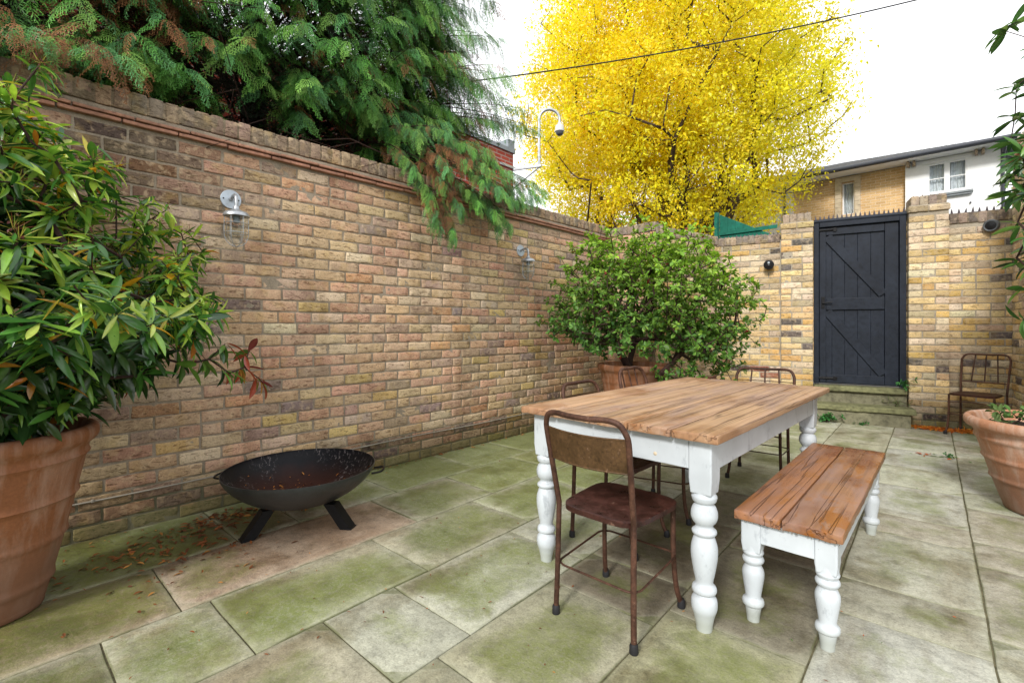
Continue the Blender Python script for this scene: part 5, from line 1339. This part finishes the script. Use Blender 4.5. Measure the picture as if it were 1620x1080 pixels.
b = MB(); b.tube(smoothpath(pts, 4), .026, n=10); b.build('swan_neck', M['galv'], CC)
b = MB(); b.tube([a + (0, 0, .16), a + (0, 0, .21)], .032, n=12); b.build('collar', M['galv'], CC)
b = MB(); b.lathe([(0, 0), (.03, 0), (.035, -.02), (.075, -.05), (.085, -.10), (.085, -.16), (.078, -.165), (0, -.165)], 24, a + dirn * .38 + (0, 0, .80)); b.build('housing', M['whiteplastic'], CC)
b = MB(); b.lathe([(.074, -.166), (.068, -.20), (.045, -.228), (0, -.24)], 24, a + dirn * .38 + (0, 0, .80)); b.build('dome', M['greyplastic'], CC)

CB = thing('overhead_cable', 'single dark cable crossing the sky in front of the yellow tree', 'cable', (-5.97, 5.2, 0), 0)
def world(pxx, pyy, d):
    u = (pxx - 810) / 750 * d; return np.array((u * .749 - d * .6626, u * .6626 + d * .749, 1.10 + (517 - pyy) / 750 * d))
A_, B_ = np.array((-6.0, 5.55, 5.295)), np.array((2.6, 12.99, 7.63))
b = MB(); s_ = np.linspace(0, 1, 40)[:, None]; P = A_ + (B_ - A_) * s_; P[:, 2] -= .26 * 4 * (s_[:, 0] * (1 - s_[:, 0])); b.tube(P - np.array(CB.location), .011, n=6); b.build('cable_run', M['cable'], CB)

# ------------------------------------------------------------------ green boarding and blue panel behind the corner
GB = thing('green_hoarding', 'dark green boarded panel poking above the back wall under the yellow tree', 'hoarding', (-2.46, 7.55, 0), R(-14))
b = MB()
for k in range(7): b.box((.10 + k * .125, 0, (2.80 - k * .068) / 2 - .02), (.122, .02, 2.80 - k * .068), .003)
for v_ in b.v:
    hi = v_[:, 2] > 1.0; v_[hi, 2] += -.55 * (v_[hi, 0] - v_[:, 0].mean())
b.build('boards', M['green'], GB)
b = MB(); b.box((0, -.02, 1.42), (.05, .07, 2.86), .005); b.build('post', M['green'], GB)
b = MB(); b.box((.47, -.022, 2.50), (.86, .02, .05), .003, rot=roty(R(2))); b.build('rail', M['green'], GB)
BP = thing('blue_panel', 'small blue panel beside the post of the green boarding', 'panel', (-2.62, 7.66, 0), R(-14))
b = MB(); b.box((.02, 0, 1.25), (.22, .02, 2.50), .004); b.box((.02, .02, 1.24), (.04, .03, 2.46), .004); b.build('sheet', M['blue'], BP)

# ------------------------------------------------------------------ greenery in the gap at the far right
def bushy(name, label, loc, rad, n, col, seed, size=.10):
    r = np.random.default_rng(seed); t = thing(name, label, 'tree', loc, 0)
    tips = nrm(r.normal(size=(n, 3))) * rad * (1 - np.abs(r.normal(size=(n, 1))) * .3) + (0, 0, loc_h[name_i])
    m = MB(); skeleton(m, [(0, 0, -.03), (0, 0, .8)], tips, r, r0=.008, step=.4, wob=.05, power=.45, maxr=.1); m.build('trunk', M['bark'], t)
    m = MB(); per = 26; O = np.repeat(tips, per, 0) + r.normal(size=(n * per, 3)) * .16
    scatter(m, LT3, O, rdir(len(O), r), rdir(len(O), r) + (0, 0, .8), size * (1 + r.normal(size=len(O)) * .2), palette(len(O), col, r)); m.build('crown', M['shrub'], t, angle=None)
loc_h = [3.1, 4.0]
name_i = 0; bushy('garden_tree', 'pale green bushy tree just over the wall at the far right', (2.15, 13.6, 0), np.array((.95, .9, 1.15)), 190, [((.26, .42, .07), 1), ((.18, .34, .06), .7)], 5)
name_i = 1; bushy('garden_tree', 'darker green tree between the white house and the right wall', (4.0, 18.5, 0), np.array((1.9, 1.6, 2.0)), 260, [((.05, .14, .06), 1), ((.08, .19, .07), .6)], 6, .14)

# ------------------------------------------------------------------ fallen leaves, weeds
r = np.random.default_rng(3)
LTf = leaf_tpl(3, .36, .5, .12, .15)
def litter(name, label, areas, cols):
    m = MB()
    for (cx, cy, sx, sy, n, size, z) in areas:
        O = np.stack([cx + r.normal(size=n) * sx, cy + r.normal(size=n) * sy, z + r.random(n) * .004], 1)
        O[:, 0] = np.maximum(O[:, 0], -3.225 + .03 * (O[:, 1] > 3) * 3)
        X = np.stack([r.normal(size=n), r.normal(size=n), r.normal(size=n) * .12], 1); Zl = nrm(np.stack([r.normal(size=n) * .25, r.normal(size=n) * .25, np.ones(n)], 1))
        scatter(m, LTf, O, X, Zl, size * (1 + r.normal(size=n) * .35), palette(n, cols, r))
    o = m.build(name, M['litter'], None, angle=None, kind='stuff'); o['label'] = label; o['category'] = 'fallen leaves'
litter('leaf_litter', 'brown shrivelled leaves scattered on the mossy slabs by the left wall',
       [(-2.86, .62, .13, .22, 170, .032, .004), (-3.02, .92, .06, .16, 150, .034, .006), (-2.6, .62, .22, .25, 80, .024, .004), (-2.2, .9, .5, .5, 60, .013, .003), (-3.17, 2.6, .02, .9, 130, .02, .004), (-2.0, 2.0, .7, .9, 70, .012, .003), (-1.4, 1.5, .4, .5, 30, .013, .003)],
       [((.22, .07, .02), 1), ((.14, .05, .02), .8), ((.38, .17, .04), .35)])
litter('leaf_drift', 'bright orange fallen leaves banked under the rusty chair against the wall', [(.10, 6.84, .16, .05, 620, .034, .006), (.42, 6.92, .12, .04, 340, .034, .01), (.0, 6.82, .10, .04, 260, .034, .014), (.30, 6.86, .25, .06, 90, .03, .004)], [((.62, .19, .02), 1), ((.50, .12, .015), .9), ((.70, .32, .04), .5)])
litter('stray_leaves', 'few stray leaves lying on the pale slabs near the right planter', [(.05, 5.4, .10, .05, 16, .035, .004), (.0, 4.6, .5, 1.2, 26, .014, .003), (-.1, 2.4, .5, .6, 22, .010, .003)], [((.45, .10, .03), 1), ((.08, .16, .03), .6), ((.3, .12, .04), .6)])
# debris in the fire bowl
m = MB(); n = 520; rr_ = np.abs(r.normal(size=n)) * .105; aa = r.uniform(0, 2 * pi, n); h = .204; Rs = (.392 ** 2 + h * h) / (2 * h)
px_, py_ = rr_ * np.cos(aa) * 1.3, rr_ * np.sin(aa) * 1.3; pz = .118 + .55 * (Rs - np.sqrt(Rs ** 2 - px_ ** 2 - py_ ** 2)) + .45 * h * (1 - np.sqrt(np.clip(1 - (px_ ** 2 + py_ ** 2) / .1537, 0, 1))) + .010
scatter(m, LTf, np.stack([px_, py_, pz], 1), np.stack([r.normal(size=n), r.normal(size=n), r.normal(size=n) * .2], 1), np.stack([r.normal(size=n) * .3, r.normal(size=n) * .3, np.ones(n)], 1), r.uniform(.012, .026, n), palette(n, [((.42, .15, .03), 1), ((.18, .07, .03), 1), ((.55, .24, .04), .4)], r))
FD = thing('bowl_debris', 'damp brown leaf scraps collected at the bottom of the fire bowl', 'debris', (-2.625, 1.20, 0)); bpy.data.objects.remove(FD)
fd = m.build('bowl_debris', M['litter'], None, angle=None, kind='stuff'); fd.location = (-2.625, 1.20, 0); fd['label'] = 'damp brown leaf scraps collected at the bottom of the fire bowl'; fd['category'] = 'leaf debris'
def weed(name, label, cat, loc, n, spread, hgt, L, cols, tpl, seed, k=6):
    r = np.random.default_rng(seed); t = thing(name, label, cat, loc)
    tp = np.stack([r.normal(size=n) * spread[0], r.normal(size=n) * spread[1], r.uniform(.25, 1, n) * hgt], 1)
    m = MB(); d = skeleton(m, [(0, 0, -.01)], tp, r, r0=.0010, step=.03, wob=.006); m.build('stems', M['darkbark'], t)
    m = MB(); whorls(m, tp, d, r, tpl, k, L, .2, 1.0, cols, .012); m.build('leaves', M['shrub'], t, angle=None)
gw = [((.05, .22, .05), 1), ((.09, .30, .07), .7), ((.03, .12, .03), .5)]
stx = lambda q, dy: (GO[0] + q * cos(GA) + dy * sin(GA), GO[1] + q * sin(GA) - dy * cos(GA))
weed('weed_plant', 'low bright green weed sprouting at the foot of the lower step', 'weed', (*stx(.46, .245), 0), 34, (.075, .03), .10, .030, gw, leaf_tpl(3, .55, .55, .05, .1), 1)
weed('weed_plant', 'tiny green weed at the middle of the bottom step edge', 'weed', (*stx(.80, .225), 0), 9, (.03, .012), .045, .022, gw, leaf_tpl(3, .55, .55, .05, .1), 2)
weed('fern_plant', 'small fern growing at the right end of the upper step beside the pillar', 'fern', (*stx(1.215, .03), .40), 12, (.022, .02), .12, .045, gw, leaf_tpl(4, .28, .5, .05, .3), 3)
weed('grass_tuft', 'tuft of dry grass growing between the two steps', 'grass tuft', (*stx(1.12, .0), .205), 16, (.07, .015), .07, .055, [((.20, .24, .08), 1), ((.12, .22, .05), .8), ((.30, .26, .14), .5)], leaf_tpl(3, .06, .5, 0, .3), 4, 7)
weed('weed_plant', 'small weed beside red leaves in the paving joint left of the right planter', 'weed', (.12, 5.42, 0), 7, (.03, .02), .03, .026, gw, leaf_tpl(3, .5, .55, .05, .1), 7, 5)
